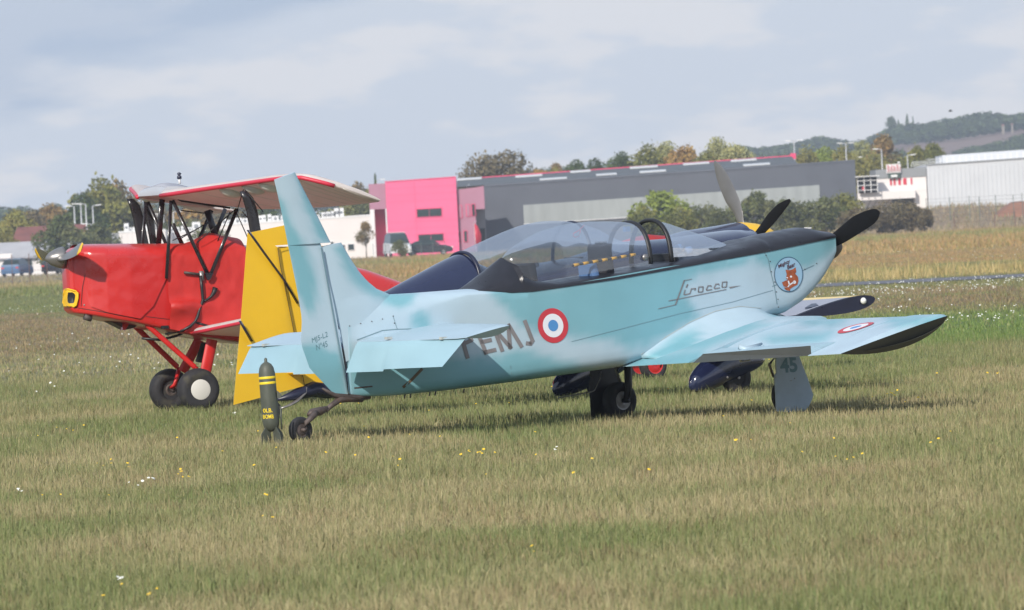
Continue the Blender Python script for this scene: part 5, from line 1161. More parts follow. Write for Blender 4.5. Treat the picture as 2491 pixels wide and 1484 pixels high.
# wing root fairing and walkway stain
fa = [(1534, 888), (1560, 862), (1620, 820), (1680, 783), (1740, 757), (1800, 745), (1850, 750), (1895, 764), (1930, 776)]
fb_u = [(1560, -.36), (1600, -.5), (1650, -.58), (1710, -.6), (1770, -.62), (1820, -.6), (1860, -.56), (1900, -.48), (1934, -.4)]
def wtopz(x, y):
    h = wb_.ray_cast(Vector((x, y, 5)), Vector((0, 0, -1))); return h[0].z if h[0] is not None else None
rings = []
for (u, v), (ub, yb) in zip(fa, fb_u):
    p = B.spt(u, v, -.004); z = wtopz(p.x, yb)
    if z is None: z = at_y(RootLE, TipLE, yb).z
    q = Vector((p.x, yb, z - .004)); mid = Vector((p.x, p.y * .65 + q.y * .35, q.z * .72 + p.z * .28))
    rings.append([p, p.lerp(mid, .5) - Vector((0, -.008, .004)), mid.lerp(p.lerp(q, .5), .25), mid.lerp(q, .5), q])
rr = []
for k in range(5): rr.append(idx_resample([r_[k] for r_ in rings], 26))
rings = [[rr[k][i] for k in range(5)] for i in range(26)]
fo = MB().loft(rings, closed=False).out('wing_root_fairing', M['camo'], E); setcamo(fo, S, [[(1560, 880), (1640, 815), (1700, 800), (1690, 850)], [(1840, 742), (1900, 756), (1945, 780), (1880, 775)]], -1, 10)
MB().tube([B.spt(u, v, .0) for u, v in fa], .003, 5).out('fairing_joint', M['beige'], fo)
# panel lines on the side
def sline(name, pts, w, mt, par):
    L = []
    for a, b in zip(pts, pts[1:]):
        n = max(1, int(math.hypot(b[0] - a[0], b[1] - a[1]) / 18)); L += [(a[0] + (b[0] - a[0]) * i / n, a[1] + (b[1] - a[1]) * i / n) for i in range(n)]
    L.append(pts[-1]); return decal(name, strokepoly(L, w), lambda u, v: B.spt(u, v, .0025), mt, par)
sline('panel_line', [(1390, 831), (1500, 803), (1650, 764), (1780, 735), (1880, 706)], 1.0, M['line'], fus)
sline('panel_line', [(1857, 611), (1869, 632), (1874, 660), (1884, 700), (1890, 740), (1892, 770)], 1.6, M['line'], fus)
sline('panel_line', [(1878, 697), (1905, 686), (1958, 655), (2000, 636), (2030, 625)], 1.4, M['line'], fus)
sline('panel_line', [(1242, 890), (1246, 932)], 1.3, M['line'], fus)
sline('panel_line', [(956, 770), (966, 801)], 1.3, M['line'], fus); sline('panel_line', [(868, 827), (930, 804), (965, 801), (1000, 800)], 2, M['line'], fus)
sline('tail_slot', [(862, 944), (905, 940)], 3.5, M['rusty'], fus); sline('brown_strap', [(1026, 898), (1000, 925), (962, 958)], 7, mat('brown_strap', (.12, .085, .05), .7), fus)
for (u, v) in [(824, 799), (850, 793), (877, 787), (904, 782), (930, 776), (956, 769), (959, 786), (1863, 621), (1873, 636), (1876, 661), (1884, 686), (1888, 710), (1892, 728), (1957, 655), (1986, 641), (1893, 747)]:
    p = B.spt(u, v, .002); MB().lathe([(.0045, 0), (.004, .003), (.001, .004)], p, (0, -1, 0), 8).out('screw', M['rusty'], fus)
for u in (975, 990, 1038, 1052, 1110, 1590): 
    p = B.spt(u, np.interp(u, [975, 1110, 1600], [960, 947, 884]), 0); MB().tube([(p.x, -.1, p.z), (p.x - .01, -.1, p.z - .03)], .006, 5).out('drain_tube', M['rusty'], fus)
# roundel on the side, badge, lettering
sp3 = lambda o_: (lambda u, v: B.spt(u, v, o_))
C0 = (1344.5, 792)
rr_ = decal('side_roundel', ellipse(*C0, 37, 42.3, .66, sh=.05), sp3(.004), M['roundel_red'], fus); decal('roundel_ring', ellipse(*C0, 25, 28.8, .46, sh=.05), sp3(.0052), M['roundel_white'], rr_); decal('roundel_ring', ellipse(*C0, 12.2, 14, 0, sh=.05), sp3(.0064), M['roundel_blue'], rr_)
bcv = lambda x, y: (1842.9 + x * .09687, 588.15 + y * .09687)
bd = decal('nose_badge', ellipse(1917.5, 667.6, 33.6, 41.6, 0), sp3(.004), M['badge'], fus); decal('badge_outline', ellipse(1917.5, 667.6, 35, 43, .955), sp3(.0052), M['badgeline'], bd)
bear = [[(690, 700), (790, 715), (800, 860), (720, 820)], [(790, 715), (880, 690), (940, 640), (960, 760), (930, 800), (800, 860)], [(720, 820), (800, 860), (760, 960), (700, 930)], [(800, 860), (930, 800), (1000, 880), (1015, 980), (760, 960)], [(760, 960), (1015, 980), (985, 1080), (900, 1120), (740, 1060)], [(600, 1020), (690, 975), (760, 960), (740, 1060), (760, 1150), (640, 1120)], [(740, 1060), (900, 1120), (820, 1175), (760, 1150)], [(645, 1150), (760, 1150), (810, 1180), (800, 1235), (700, 1215)]]
bb_ = decal('badge_bear', [[bcv(*p) for p in q] for q in bear], sp3(.0064), M['bear'], bd)
bone = strokepoly([(760, 990), (785, 1085), (900, 1010)], 34) + strokepoly([(785, 1085), (750, 1130)], 28); bone += ellipse(910, 1015, 42, 42, 0, 12) + ellipse(825, 875, 30, 26, 0, 10) + ellipse(728, 905, 22, 16, 0, 10)
decal('badge_bone', [[bcv(*p) for p in q] for q in bone], sp3(.0076), M['roundel_white'], bd)
t1 = textat('Mighty', [(520, 690), (800, 550), (790, 430), (500, 580)], .02) + textat('Bear', [(740, 700), (930, 610), (925, 500), (725, 590)], .02)
decal('badge_lettering', [[bcv(*p) for p in q] for q in t1], sp3(.0076), M['bearline'], bd)
scv = lambda x, y: (1633.75 + x * .08807, 653.5 + y * .08807)
st_ = strokepoly([(550, 290), (345, 330)], 16) + strokepoly([(345, 325), (100, 1000)], 34) + strokepoly([(100, 995), (0, 1022), (-370, 1110)], 16) + strokepoly([(1500, 575), (0, 875), (-88, 892)], 20)
st_ += strokepoly([(435, 440), (400, 520)], 36) + strokepoly([(365, 590), (332, 715), (380, 718), (500, 690), (540, 560), (655, 550), (632, 600)], 28)
for (x, y) in [(735, 510), (1390, 375)]: st_ += strokepoly([(x + 10, y), (x + 130, y - 10), (x + 118, y + 120), (x + 95, y + 135), (x, y + 140), (x - 5, y + 110), (x + 10, y)], 28)
for (x, y) in [(950, 470), (1165, 425)]: st_ += strokepoly([(x + 140, y + 30), (x + 130, y), (x + 50, y + 5), (x, y + 110), (x + 20, y + 130), (x + 155, y + 105)], 28)
st_ += [[(1575, 510), (1700, 490), (1920, 465), (1610, 548)]]
decal('side_lettering', [[scv(*p) for p in q] for q in st_], sp3(.004), M['grey_paint'], fus)
for L_ in ([[(1120, 812), (1137, 870)], [(1120, 814), (1140, 812), (1146, 828), (1128, 836)]], [[(1161, 809), (1182, 860)], [(1163, 811), (1188, 806)], [(1170, 832), (1193, 827)], [(1179, 857), (1204, 851)]], [[(1201, 800), (1221, 853)], [(1203, 802), (1242, 846)], [(1240, 846), (1236, 792)], [(1236, 790), (1268, 843)]], [[(1276, 781), (1295, 830)], [(1295, 828), (1290, 836), (1281, 835)]]):
    decal('registration_letter', [q for l_ in L_ for q in strokepoly(l_, 9.5)], sp3(.004), M['grey_paint'], fus)
_rm = on_mesh(bvh(rud), S, .0015); rsf = lambda u, v: (_rm(u, v) or S.hy(u, v, -.037))
decal('rudder_lettering', textat('MJ5-L2', [(760, 838), (798, 823), (796, 806), (758, 823)]) + textat('N°45', [(770, 853), (797, 843), (795, 828), (768, 838)]), rsf, M['teal_letter'], rud)
# undercarriage
pw = S.hz(1510, 1018, 0); sw = S.hz(1915, 1006, 0); gx = 3.98; gy = 1.06
for sg in (1, -1):
    yc = sg * gy
    wheel(E, (gx, yc, .150), (0, 1, 0), .152, .125, M['rubber'], M['hubgrey'], .50, rec=.43)
    ztop = at_y(RootLE, TipLE, -gy).z - .05
    leg = MB().tube([(gx + .03, yc - sg * .10, ztop), (gx + .02, yc - sg * .10, .26), (gx, yc - sg * .09, .15)], [.035, .03, .028], 10).tube([(gx, yc - sg * .12, .15), (gx, yc + sg * .02, .15)], .02, 8).out('gear_leg', M['black'], E)
    MB().tube([(gx - .06, yc - sg * .10, .30), (gx - .10, yc - sg * .10, .40), (gx + .02, yc - sg * .10, .5)], .012, 6).out('torque_link', M['steel'], leg)
    MB().box((gx + .03, yc - sg * .10, ztop - .075), (.30, .22, .06)).out('gear_bay', M['black'], E, smooth=False)
dp = [(1887, 866), (1943, 864), (1952, 889), (1966, 925), (1978, 961), (1975, 972), (1960, 1002), (1895, 1004), (1888, 1000), (1886, 960), (1883, 915), (1888, 906), (1886, 890)]
yd = -gy - .10
for sg in (1, -1):
    poly = [S.hy(u, v, yd) for u, v in dp]
    if sg == -1: poly = mirror(poly)
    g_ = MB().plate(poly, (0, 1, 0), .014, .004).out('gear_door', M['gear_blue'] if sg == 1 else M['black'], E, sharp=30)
    if sg == 1:
        decal('door_number', textat('45', [(1899, 908), (1941, 905), (1937, 868), (1896, 872)], .035), lambda u, v: S.hy(u, v, yd - .0085), M['teal_letter'], g_)
        for (u, v) in [(1888, 918), (1925, 926), (1933, 920)]: MB().lathe([(.006, 0), (.001, .004)], S.hy(u, v, yd - .008), (0, -1, 0), 6).out('screw', M['hubgrey'], g_)
# inner port door edge (thin bright strip)
MB().tube([S.hy(u, v, gy - .16) for u, v in [(1462, 904), (1459, 921), (1446, 950), (1440, 953), (1358, 968)]], .005, 5).out('brake_line', M['steel'], E)
# tailwheel
tw = S.hy(731, 1046.5, 0); tw = Vector((tw.x, 0, .103))
wheel(E, tw, (0, 1, 0), .103, .062, M['rubber'], M['rusty'], .52, rec=.4, name='tailwheel')
P_ = lambda u, v, y=0: S.hy(u, v, y)
tl = MB().tube([P_(881, 972), P_(850, 970), P_(826, 972), P_(808, 985), P_(793, 998)], [.022, .026, .028, .022, .02], 8).tube([P_(797, 993), P_(780, 1000), P_(757, 1004), P_(749, 1010)], [.018, .034, .030, .014], 8)
for sg in (1, -1): tl.tube([P_(770, 1003, -sg * .03), P_(760, 1014, -sg * .045), P_(745, 1028, -sg * .048), Vector((tw.x, -sg * .048, tw.z))], [.022, .024, .020, .014], 8)
tl.out('tailwheel_strut', M['rusty'], E)
MB().lathe([(.016, -.062), (.016, .062)], tw, (0, 1, 0), 10).out('axle', M['rusty'], E)
# ================================================================== practice bomb standing on its fins
bg_ = G(663, 1084); bl = Frame(bg_, 0.0)
EB = empty('display_bomb', (bl.o.x, bl.o.y, 0), 0, 'olive green dummy bomb with two yellow bands standing upright by the tailwheel', 'dummy bomb')
tilt = Vector((-.035, 0, 1)).normalized(); sB = 1 / 318.0; rb = .0645; z0 = .105; Lb = .535
bd_p = [(.001, 0), (.022, .004), (.041, .014), (.055, .032), (.062, .055), (rb, .09), (rb * .99, Lb * .70), (rb * .97, Lb * .84), (rb * .85, Lb * .915), (rb * .62, Lb * .965), (rb * .32, Lb * .99), (.012, Lb), (.012, Lb + .022), (.006, Lb + .03), (.001, Lb + .032)]
bo = MB().lathe(bd_p, (0, 0, z0), tilt, 40).out('casing', M['bomb'], EB, sharp=60)
for zc in (Lb * .775, Lb * .70): MB().lathe([(rb * .995, zc - .008 - .001), (rb * 1.004, zc - .0075), (rb * 1.004, zc + .0075), (rb * .99, zc + .009)], (0, 0, z0), tilt, 40, caps=False).out('yellow_band', M['yellow_mark'], bo)
for k in range(4):
    a = R(38 + 90 * k); d = Vector((math.cos(a), math.sin(a), 0)); c0_ = Vector((0, 0, 0))
    MB().plate([d * .02 + Vector((0, 0, .16)), d * .055 + Vector((0, 0, .145)), d * .10 + Vector((0, 0, .09)), d * .118 + Vector((0, 0, .0)), d * .045 + Vector((0, 0, .0)), d * .02 + Vector((0, 0, .06))], (-math.sin(a), math.cos(a), 0), .008).out('tail_fin', M['bomb'], EB, smooth=False)
MB().tube([(rb + .012, -.02, .30), (rb + .012, -.02, .12)], .007, 6).out('cable_conduit', M['bomb'], EB)
MB().plate([(rb - .01, -.02, .42), (rb + .025, -.02, .385), (rb + .02, -.02, .36), (rb - .01, -.02, .36)], (0, 1, 0), .02).out('suspension_lug', M['bomb'], EB, smooth=False)
bt_ = bvh(bo); mbm = on_mesh(bt_, bl, .003)
for s_, q_ in [('0LB.', [(641, 1004), (663, 1003), (662, 993), (640, 994)]), ('BOMB', [(641, 1019), (666, 1018), (665, 1008), (640, 1009)])]:
    # finer polygons so that the letters follow the casing
    decal('stencil_text', [q for q in textat(s_, q_, .02)], lambda u, v: (mbm(u, v) or bl.hy(u, v, -.1)), M['yellow_mark'], bo)
# ================================================================== navy aircraft with yellow tail
A = Frame(G(1585, 967), 38.0)
EA = empty('navy_aircraft', (A.o.x, A.o.y, 0), R(38.0), 'dark navy blue single engine aircraft with yellow tail fin, parked behind the pale blue one', 'aircraft')
BA = Body(A, -1, top=[(720, 760), (800, 745), (943, 707), (1022, 665), (1080, 634), (1118, 616), (1150, 640), (1200, 660), (1400, 625), (1507, 588), (1621, 581), (1700, 569), (1770, 560), (1806, 560)],
    sh=[(735, 860), (943, 790), (1100, 730), (1300, 690), (1500, 640), (1660, 610), (1840, 590)], bot=[(735, 962), (800, 950), (1000, 930), (1300, 890), (1550, 850), (1700, 800), (1780, 770), (1838, 680)],
    wid=[(715, .04), (850, .12), (1000, .22), (1150, .30), (1400, .33), (1650, .33), (1780, .30), (1815, .26)], nb=3, ntp=2.0, hb=.15)
xa0, xa1 = A.hy(782, 850, 0).x, A.hy(1812, 600, 0).x
faA = BA.loft(xa0, xa1, 120, 'fuselage', M['navy'], EA)
spA = lambda o_: (lambda u, v: BA.spt(u, v, o_))
# canopy
cA = [(1122, 614), (1180, 585.7), (1233, 562), (1273, 547), (1312, 539), (1339, 537), (1370, 538), (1400, 542), (1440, 556), (1481, 582), (1507, 589)]
ca = [(A.hy(u, v, 0).x, A.hy(u, v, 0).z) for u, v in cA]; rings = []
for i in range(37):
    x = ca[0][0] + (ca[-1][0] - ca[0][0]) * i / 36; zt_ = float(np.interp(x, [p[0] for p in ca], [p[1] for p in ca])); t = i / 36; zb_ = BA.zs(x) + .03
    yw = BA.w(x) * (.93 - .1 * t); zb_ = min(zb_, zt_ - .05)
    rings.append([Vector((x, -yw * math.copysign(abs(math.cos(a)) ** .9, math.cos(a)), zb_ + (zt_ - zb_) * math.sin(a) ** .85)) for a in [math.pi * k / 24 for k in range(25)]])
cnA = MB().loft(rings, closed=False).out('canopy', M['glass'], EA)
def hoopA(i, r_, mt, nm):
    return MB().tube([p * 1.0 for p in rings[i]], r_, 8, .7, (1, 0, 0)).out(nm, mt, cnA)
hoopA(0, .022, M['navy2'], 'rear_frame'); hoopA(25, .018, M['navy2'], 'windscreen_frame')
for u, v in ((1290, 640), (1400, 625)):
    p = A.hy(u, v, 0); MB().plate([(p.x, -.15, p.z - .3), (p.x, .15, p.z - .3), (p.x - .02, .12, p.z), (p.x - .02, -.12, p.z)], (1, 0, 0), .07, .02).out('seat', M['seat'], EA)
# tail
ry = [(602, 568), (592, 700), (585, 790), (577, 880), (568, 985)]; rh = [(676, 603), (681, 643), (697, 720), (712, 800), (739, 938)]
mb = MB(); surf(mb, poly3(A, rh), poly3(A, ry), [.05, .06, .065, .065, .05], (0, 1, 0), 18, 8, 'wedge'); ru = mb.out('rudder', M['yellow'], EA, sharp=40)
mb = MB(); surf(mb, poly3(A, [(760, 534), (768, 560), (773, 590)]), poly3(A, [(602, 567), (602, 585), (602, 602)]), [.035, .045, .05], (0, 1, 0), 8, 10, 'foil'); mb.out('rudder_horn', M['yellow'], ru, sharp=40)
mb = MB(); surf(mb, poly3(A, [(785, 598), (820, 680), (850, 730), (900, 780), (860, 925)]), poly3(A, [(676.5, 600), (687, 665), (703, 740), (714, 800), (741, 938)]), [.05, .06, .07, .08, .07], (0, 1, 0), 14, 10, 'foil'); fiA = mb.out('fin', M['yellow'], EA, sharp=40)
mb = MB(); surf(mb, poly3(A, [(714, 780), (728, 850), (741, 905), (753, 936)]), poly3(A, [(640, 780), (640, 850), (640, 905), (634, 977)]), [.066, .066, .06, .04], (0, 1, 0), 10, 6, 'wedge')
for L_, yv in (([(676, 604), (682, 645), (698, 720), (714, 800), (741, 938)], -.036), ([(676, 604), (697, 601)], -.036)):
    MB().tube([A.hy(u, v, yv) for u, v in L_], .0035, 5).out('hinge_line', M['yline'], ru)
for L_, w0 in (([(603, 560), (640, 612), (690, 680), (724, 738)], .020), ([(584, 781), (612, 830)], .022)):
    MB().tube([A.hy(u, v, -.045) for u, v in L_], w0, 6, .3, (0, 1, 0)).out('dark_stripe', M['navy2'], ru)
# tailplane stub with yellow tab
MB().plate([A.hy(u, v, -.1) for u, v in [(712, 908), (735, 903), (750, 905), (735, 911), (718, 912)]], (0, 1, 0), .16).out('trim_tab', M['yellow'], EA, smooth=False)
def foil_pair(leL, teL, th, nm, mt, par, ns=8):
    r_ = []
    for f_ in ((lambda L: L), mirror):
        mb = MB(); surf(mb, f_(leL), f_(teL), th, (0, 0, 1), ns, 10, 'foil', .5, .5); r_.append(mb.out(nm, mt, par, sharp=35))
    return r_
tl_ = A.hy(900, 820, -.1); foil_pair([Vector((tl_.x, -.1, tl_.z)), Vector((tl_.x - .15, -1.0, tl_.z))], [Vector((tl_.x - .55, -.1, tl_.z - .08)), Vector((tl_.x - .5, -1.0, tl_.z - .08))], [.06, .04], 'tailplane', M['navy'], EA)
tk = MB().tube([A.hy(u, v, 0) for u, v in [(676, 972), (720, 960), (760, 946), (800, 950), (840, 944)]], [.012, .05, .07, .07, .05], 8).out('tail_fairing', M['navy2'], EA)
MB().tube([A.hy(u, v, -.03) for u, v in [(744, 942), (741, 955), (722, 976), (702, 987), (681, 994)]], [.018, .03, .026, .022, .02], 8, .5, (0, 1, 0)).out('tailwheel_spring', M['steel'], EA)
p = A.hy(664, 998, 0); wheel(EA, (p.x, 0, .09), (0, 1, 0), .09, .05, M['rubber'], M['steel'], .5, name='tailwheel')
# wing
yA = 2.9; aTL, aTT = A.hy(2129, 727, -yA), A.hy(1935, 770, -yA); aRL, aRT = A.hy(1800, 745, -.3), A.hy(1480, 830, -.3)
chord = (aTL - aTT); 
for sg in (1, -1):
    f_ = (lambda L: L) if sg == 1 else mirror; L_ = [at_y(aRL, aTL, y) for y in (-.3, -1.5, -2.5, -yA)]; T_ = [at_y(aRT, aTT, y) for y in (-.3, -1.5, -2.5, -yA)]
    mb = MB(); surf(mb, f_(L_), f_(T_), [.19, .16, .13, .125], (0, 0, 1), 14, 14, 'foil', .45, .55); w_ = mb.out('wing', M['navy2'], EA, sharp=30)
    tb = bvh(w_); V = []; Fc = []; n_s, n_c = 12, 8
    for nm, c0_, c1_, mt_ in (('upper_skin', .30, .97, M['wingtop']), ('yellow_edge', .01, .30, M['yellowpale'])):
        V = []; Fc = []
        for i in range(n_s + 1):
            y = -.5 + (-yA + .53) * i / n_s; l, t = at_y(aRL, aTL, y), at_y(aRT, aTT, y)
            for j in range(n_c + 1):
                q = c0_ + (c1_ - c0_) * j / n_c; pp = l.lerp(t, q); h = tb.ray_cast(Vector((pp.x, sg * y, 5)) , Vector((0, 0, -1))); V.append((pp.x, sg * y, (h[0].z if h[0] is not None else pp.z) + .004))
        for i in range(n_s):
            for j in range(n_c): a = i * (n_c + 1) + j; Fc.append((a, a + 1, a + n_c + 2, a + n_c + 1))
        mk(nm, V, Fc, mt_, w_)
    if sg == 1:
        MB().lathe([(.03, 0), (.029, .012), (.016, .026), (.001, .03)], A.hy(2099.5, 732, -yA - .004), (0, -1, 0), 16).out('navigation_lamp', M['lens'], w_)
        MB().tube([A.hy(1938, 779, -yA + .25), A.hy(2037, 751, -yA + .05)], [.012, .006], 6).out('aileron_edge', M['navy2'], w_)
        decal('wing_letter', [], lambda u, v: (u, v, 0), M['navy2'], w_) if False else None
        twp = on_mesh(tb, A, .009)
        for q_ in ([(1958, 751), (1975, 741), (1986, 740), (1972, 750)], [(1972, 750), (1986, 740), (1990, 744), (1998, 748)], [(1958, 751), (1998, 746), (2000, 749), (1960, 754)]):
            pts = [twp(*k_) for k_ in q_]
            if all(pts): mk('wing_letter', pts, [(0, 1, 2, 3)], M['navy2'], w_, smooth=False)
# gear spats
for (u_t, v_t, u_n, v_n, u_tp, sg) in [(1676, 938, 1860, 890, 1783, 1), (1344, 944, 1528, 896, 1451, -1)]:
    yy = -sg * 1.08; a = A.hy(u_t, v_t, yy); n = A.hy(u_n, v_n, yy); L = n.x - a.x; rings = []
    for i in range(21):
        t = i / 20; x = a.x + L * t; hgt = .155 * (math.sin(math.pi * min(1, t ** .78)) ** .62) + .012; w_ = .10 * (math.sin(math.pi * min(1, t ** .72)) ** .65) + .006
        zc = .10 + .17 * math.sin(math.pi * .5 * min(1, t * 1.25)) + .02 * t
        rings.append([Vector((x, yy + w_ * math.copysign(abs(math.cos(q)) ** .8, math.cos(q)), zc + hgt * math.sin(q) * (1.0 if math.sin(q) > 0 else .85))) for q in [2 * math.pi * k / 18 for k in range(18)]])
    so = MB().loft(rings).out('wheel_spat', M['navy'], EA)
    MB().lathe([(.012, 0), (.001, .006)], A.hy(1770 if sg == 1 else 1440, 918 if sg == 1 else 925, yy - .10), (0, -1, 0), 8).out('spat_bolt', M['steel'], so)
    wx = a.x + L * .62; wheel(EA, (wx, yy, .15), (0, 1, 0), .15, .1, M['rubber'], M['hubgrey'], .5)
    MB().tube([(wx, yy, .3), (wx + .05, yy * .75, .75)], [.05, .06], 8, .5, (1, 0, 0)).out('gear_leg', M['navy2'], EA)
# nose: propeller
hA = A.hy(1812, 590, 0); xh = hA.x + .03
sA = MB().lathe([(.13, 0), (.12, .05), (.08, .12), (.03, .16), (.001, .17)], (xh - .02, 0, hA.z), (1, 0, 0), 24).out('spinner', M['navy'], EA)
upA = [(1835, 566), (1849, 548), (1868, 520), (1890, 498), (1908, 488), (1920, 483.5)]; dnA = [(1853, 575), (1868, 560), (1888, 538), (1906, 515), (1918, 499), (1924, 489)]
leA = [A.hx(u, v, xh + .03) for u, v in [(1815, 586)] + upA]; teA = [A.hx(u, v, xh + .03) for u, v in [(1822, 598)] + dnA]
prA = MB().lathe([(.06, -.03), (.065, 0), (.06, .03)], (xh + .03, 0, hA.z), (1, 0, 0), 14).out('propeller', M['prop_black'], EA)
blade(leA, teA, prA, M['prop_black'], [.03, .026, .02, .015, .01, .007, .003]); fA = lambda p: Vector((p.x, -p.y, 2 * hA.z - p.z)); blade([fA(p) for p in leA], [fA(p) for p in teA], prA, M['prop_black'], [.03, .026, .02, .015, .01, .007, .003])
# ================================================================== third aircraft: yellow spinner, steel blade
Cc = Frame(G(1575, 925), 38.0)
EC = empty('yellow_nosed_aircraft', (Cc.o.x, Cc.o.y, 0), R(38.0), 'dark blue aircraft with yellow spinner and polished steel propeller blade, farthest of the three', 'aircraft')
BC = Body(Cc, -1, top=[(1380, 680), (1450, 640), (1507, 600), (1560, 582), (1620, 575), (1670, 561), (1740, 550), (1792, 541)], sh=[(1400, 720), (1500, 660), (1700, 610), (1830, 590)], bot=[(1400, 800), (1500, 790), (1700, 740), (1830, 660)], wid=[(1380, .1), (1500, .25), (1650, .3), (1795, .27)], nb=3, hb=.15)
BC.loft(Cc.hy(1385, 700, 0).x, Cc.hy(1793, 570, 0).x, 50, 'fuselage', M['navy'], EC)
cvt = [(1500, 592), (1535, 580), (1573, 570), (1611, 573), (1640, 580)]
rings = []
for u, v in cvt:
    p = Cc.hy(u, v, 0); rings.append([Vector((p.x, .24 * math.cos(a), p.z - .25 + .25 * math.sin(a) ** .8)) for a in [math.pi * k / 16 for k in range(17)]])
MB().loft(rings, closed=False).out('cockpit_cover', M['canvas'], EC)
hC = Cc.hy(1800, 590, 0)
pf = [(.212, -.02), (.212, .0), (.21, .08), (.20, .18), (.18, .28), (.15, .36), (.11, .43), (.06, .48), (.001, .50)]
sC = MB().lathe(pf, (hC.x, 0, hC.z - .01), (1, 0, -.02), 32).out('spinner', M['yellow'], EC)
xq = hC.x + .10
bl_ = [(1793, 540), (1785, 520), (1765, 492), (1752, 460), (1743, 433), (1737, 405), (1737, 392)]; br_ = [(1810, 540), (1808, 516), (1798, 482), (1786, 455), (1771, 425), (1753, 400), (1741, 391)]
l3 = [Cc.hx(u, v, xq) for u, v in [(1808, 565)] + bl_]; t3 = [Cc.hx(u, v, xq) for u, v in [(1818, 566)] + br_]
prC = MB().lathe([(.06, -.03), (.06, .03)], (xq, 0, hC.z), (1, 0, 0), 12).out('propeller', M['chrome'], EC)
th3 = [.04, .03, .022, .02, .016, .012, .008, .003]
blade(l3, t3, prC, M['chrome'], th3, .006)
for an in (120, 240):
    ca_, sa_ = math.cos(R(an)), math.sin(R(an)); rt = lambda p: Vector((p.x, p.y * ca_ - (p.z - hC.z) * sa_, hC.z + p.y * sa_ + (p.z - hC.z) * ca_))
    blade([rt(p) for p in l3], [rt(p) for p in t3], prC, M['chrome'], th3, .006)
for u in (1552, 1590):
    p = Cc.hz(u, 925, 0); wheel(EC, (p.x, p.y, .16), (0, 1, 0), .16, .10, M['rubber'], M['redstrut'], .62, rec=.40)
MB().tube([Cc.hy(1571, 880, Cc.hz(1571, 925, 0).y), Cc.hy(1575, 907, Cc.hz(1571, 925, 0).y)], .02, 6).out('gear_leg', M['white'], EC)
p = Cc.hz(1571, 925, 0); MB().tube([(p.x, p.y, .25), (p.x + .1, p.y * .6, .62)], .03, 6).out('gear_strut', M['navy2'], EC)
# ================================================================== red biplane
HB = 200.0
Bp = Frame(G(450, 1000), HB)
ER = empty('red_biplane', (Bp.o.x, Bp.o.y, 0), R(HB), 'red biplane with white upper wing, black struts and red canvas covers, facing left', 'aircraft')
BR = Body(Bp, 1, top=[(166, 616), (172, 605), (190, 599), (300, 597), (473, 596), (560, 593), (640, 603), (760, 628), (880, 655), (985, 692), (1200, 770), (1400, 820)],
    sh=[(158, 632), (170, 624), (190, 622), (300, 624), (473, 626), (640, 640), (880, 700), (985, 735), (1400, 850)], bot=[(158, 752), (164, 759), (290, 781), (330, 787), (443, 811), (581, 833), (700, 842), (900, 850), (1400, 890)],
    wid=[(166, .10), (172, .16), (182, .215), (200, .27), (235, .325), (290, .36), (600, .36), (900, .27), (1200, .14), (1400, .04)], nb=5, ntp=3.2, hb=.05)
xr1_, xr0_ = Bp.hy(168, 680, 0).x, Bp.hy(1390, 840, 0).x
fR = BR.loft(xr0_, xr1_, 110, 'fuselage', M['red'], ER)
s_ = lambda o_: (lambda u, v: BR.spt(u, v, o_))
def rl_(name, pts, w, mt, par, o_=.004):
    L = []
    for a, b in zip(pts, pts[1:]):
        n = max(1, int(math.hypot(b[0] - a[0], b[1] - a[1]) / 18)); L += [(a[0] + (b[0] - a[0]) * i / n, a[1] + (b[1] - a[1]) * i / n) for i in range(n)]
    L.append(pts[-1]); return decal(name, strokepoly(L, w), s_(o_), mt, par)
rl_('cowl_joint', [(214, 600), (213, 640), (200, 700), (197, 745)], 1.5, M['darkline'], fR)
rl_('cowl_joint', [(216, 640), (290, 652), (360, 664), (403, 671)], 1.5, M['darkline'], fR)
rl_('cowl_joint', [(162, 745), (240, 757), (300, 769), (340, 776)], 1.6, M['darkline'], fR)
rl_('cowl_joint', [(355, 770), (420, 778), (470, 785)], 1.4, M['darkline'], fR)
rl_('fabric_seam', [(497, 665), (520, 671), (598, 682)], 1.2, M['darkline'], fR); rl_('fabric_seam', [(553, 629), (598, 636)], 2.6, M['darkline'], fR); rl_('fabric_seam', [(553, 590), (545, 650), (520, 780)], 2.0, M['darkline'], fR); rl_('fabric_seam', [(598, 707), (560, 755), (535, 790)], 1.8, M['darkline'], fR); rl_('fabric_seam', [(500, 695), (540, 702), (598, 712)], 1.6, M['darkline'], fR)
for (u, v) in [(205, 742), (307, 757), (420, 722), (448, 724), (420, 778), (475, 602), (320, 690), (212, 668)]: MB().lathe([(.010, 0), (.001, .006)], BR.spt(u, v, .002), (0, 1, 0), 8).out('fastener', M['hubgrey'], fR)
# air intake
ik = [(163, 704), (170, 703), (188, 708), (194, 713), (193, 725), (190, 742), (184, 746), (161, 744), (158.5, 735), (160, 715)]
nose = BR.ring(xr1_); cn = Vector((xr1_, 0, (BR.zt(xr1_) + BR.zb(xr1_)) / 2))
nbo = MB().loft([nose, [cn + (p - cn) * .9 + Vector((.03, 0, 0)) for p in nose], [cn + (p - cn) * .5 + Vector((.045, 0, 0)) for p in nose]]).out('nose_bowl', M['red'], ER, sharp=50)
_v = [v.co[:] for v in fR.data.vertices]; _f = [p.vertices[:] for p in fR.data.polygons]; _n = len(_v)
_v += [v.co[:] for v in nbo.data.vertices]; _f += [tuple(i + _n for i in p.vertices) for p in nbo.data.polygons]
fbv = BVHTree.FromPolygons(_v, _f); fm = on_mesh(fbv, Bp, .022); fm2 = on_mesh(fbv, Bp, .014)
def onf(g, u, v):
    p = g(u, v)
    return p if p is not None else BR.spt(u, v)
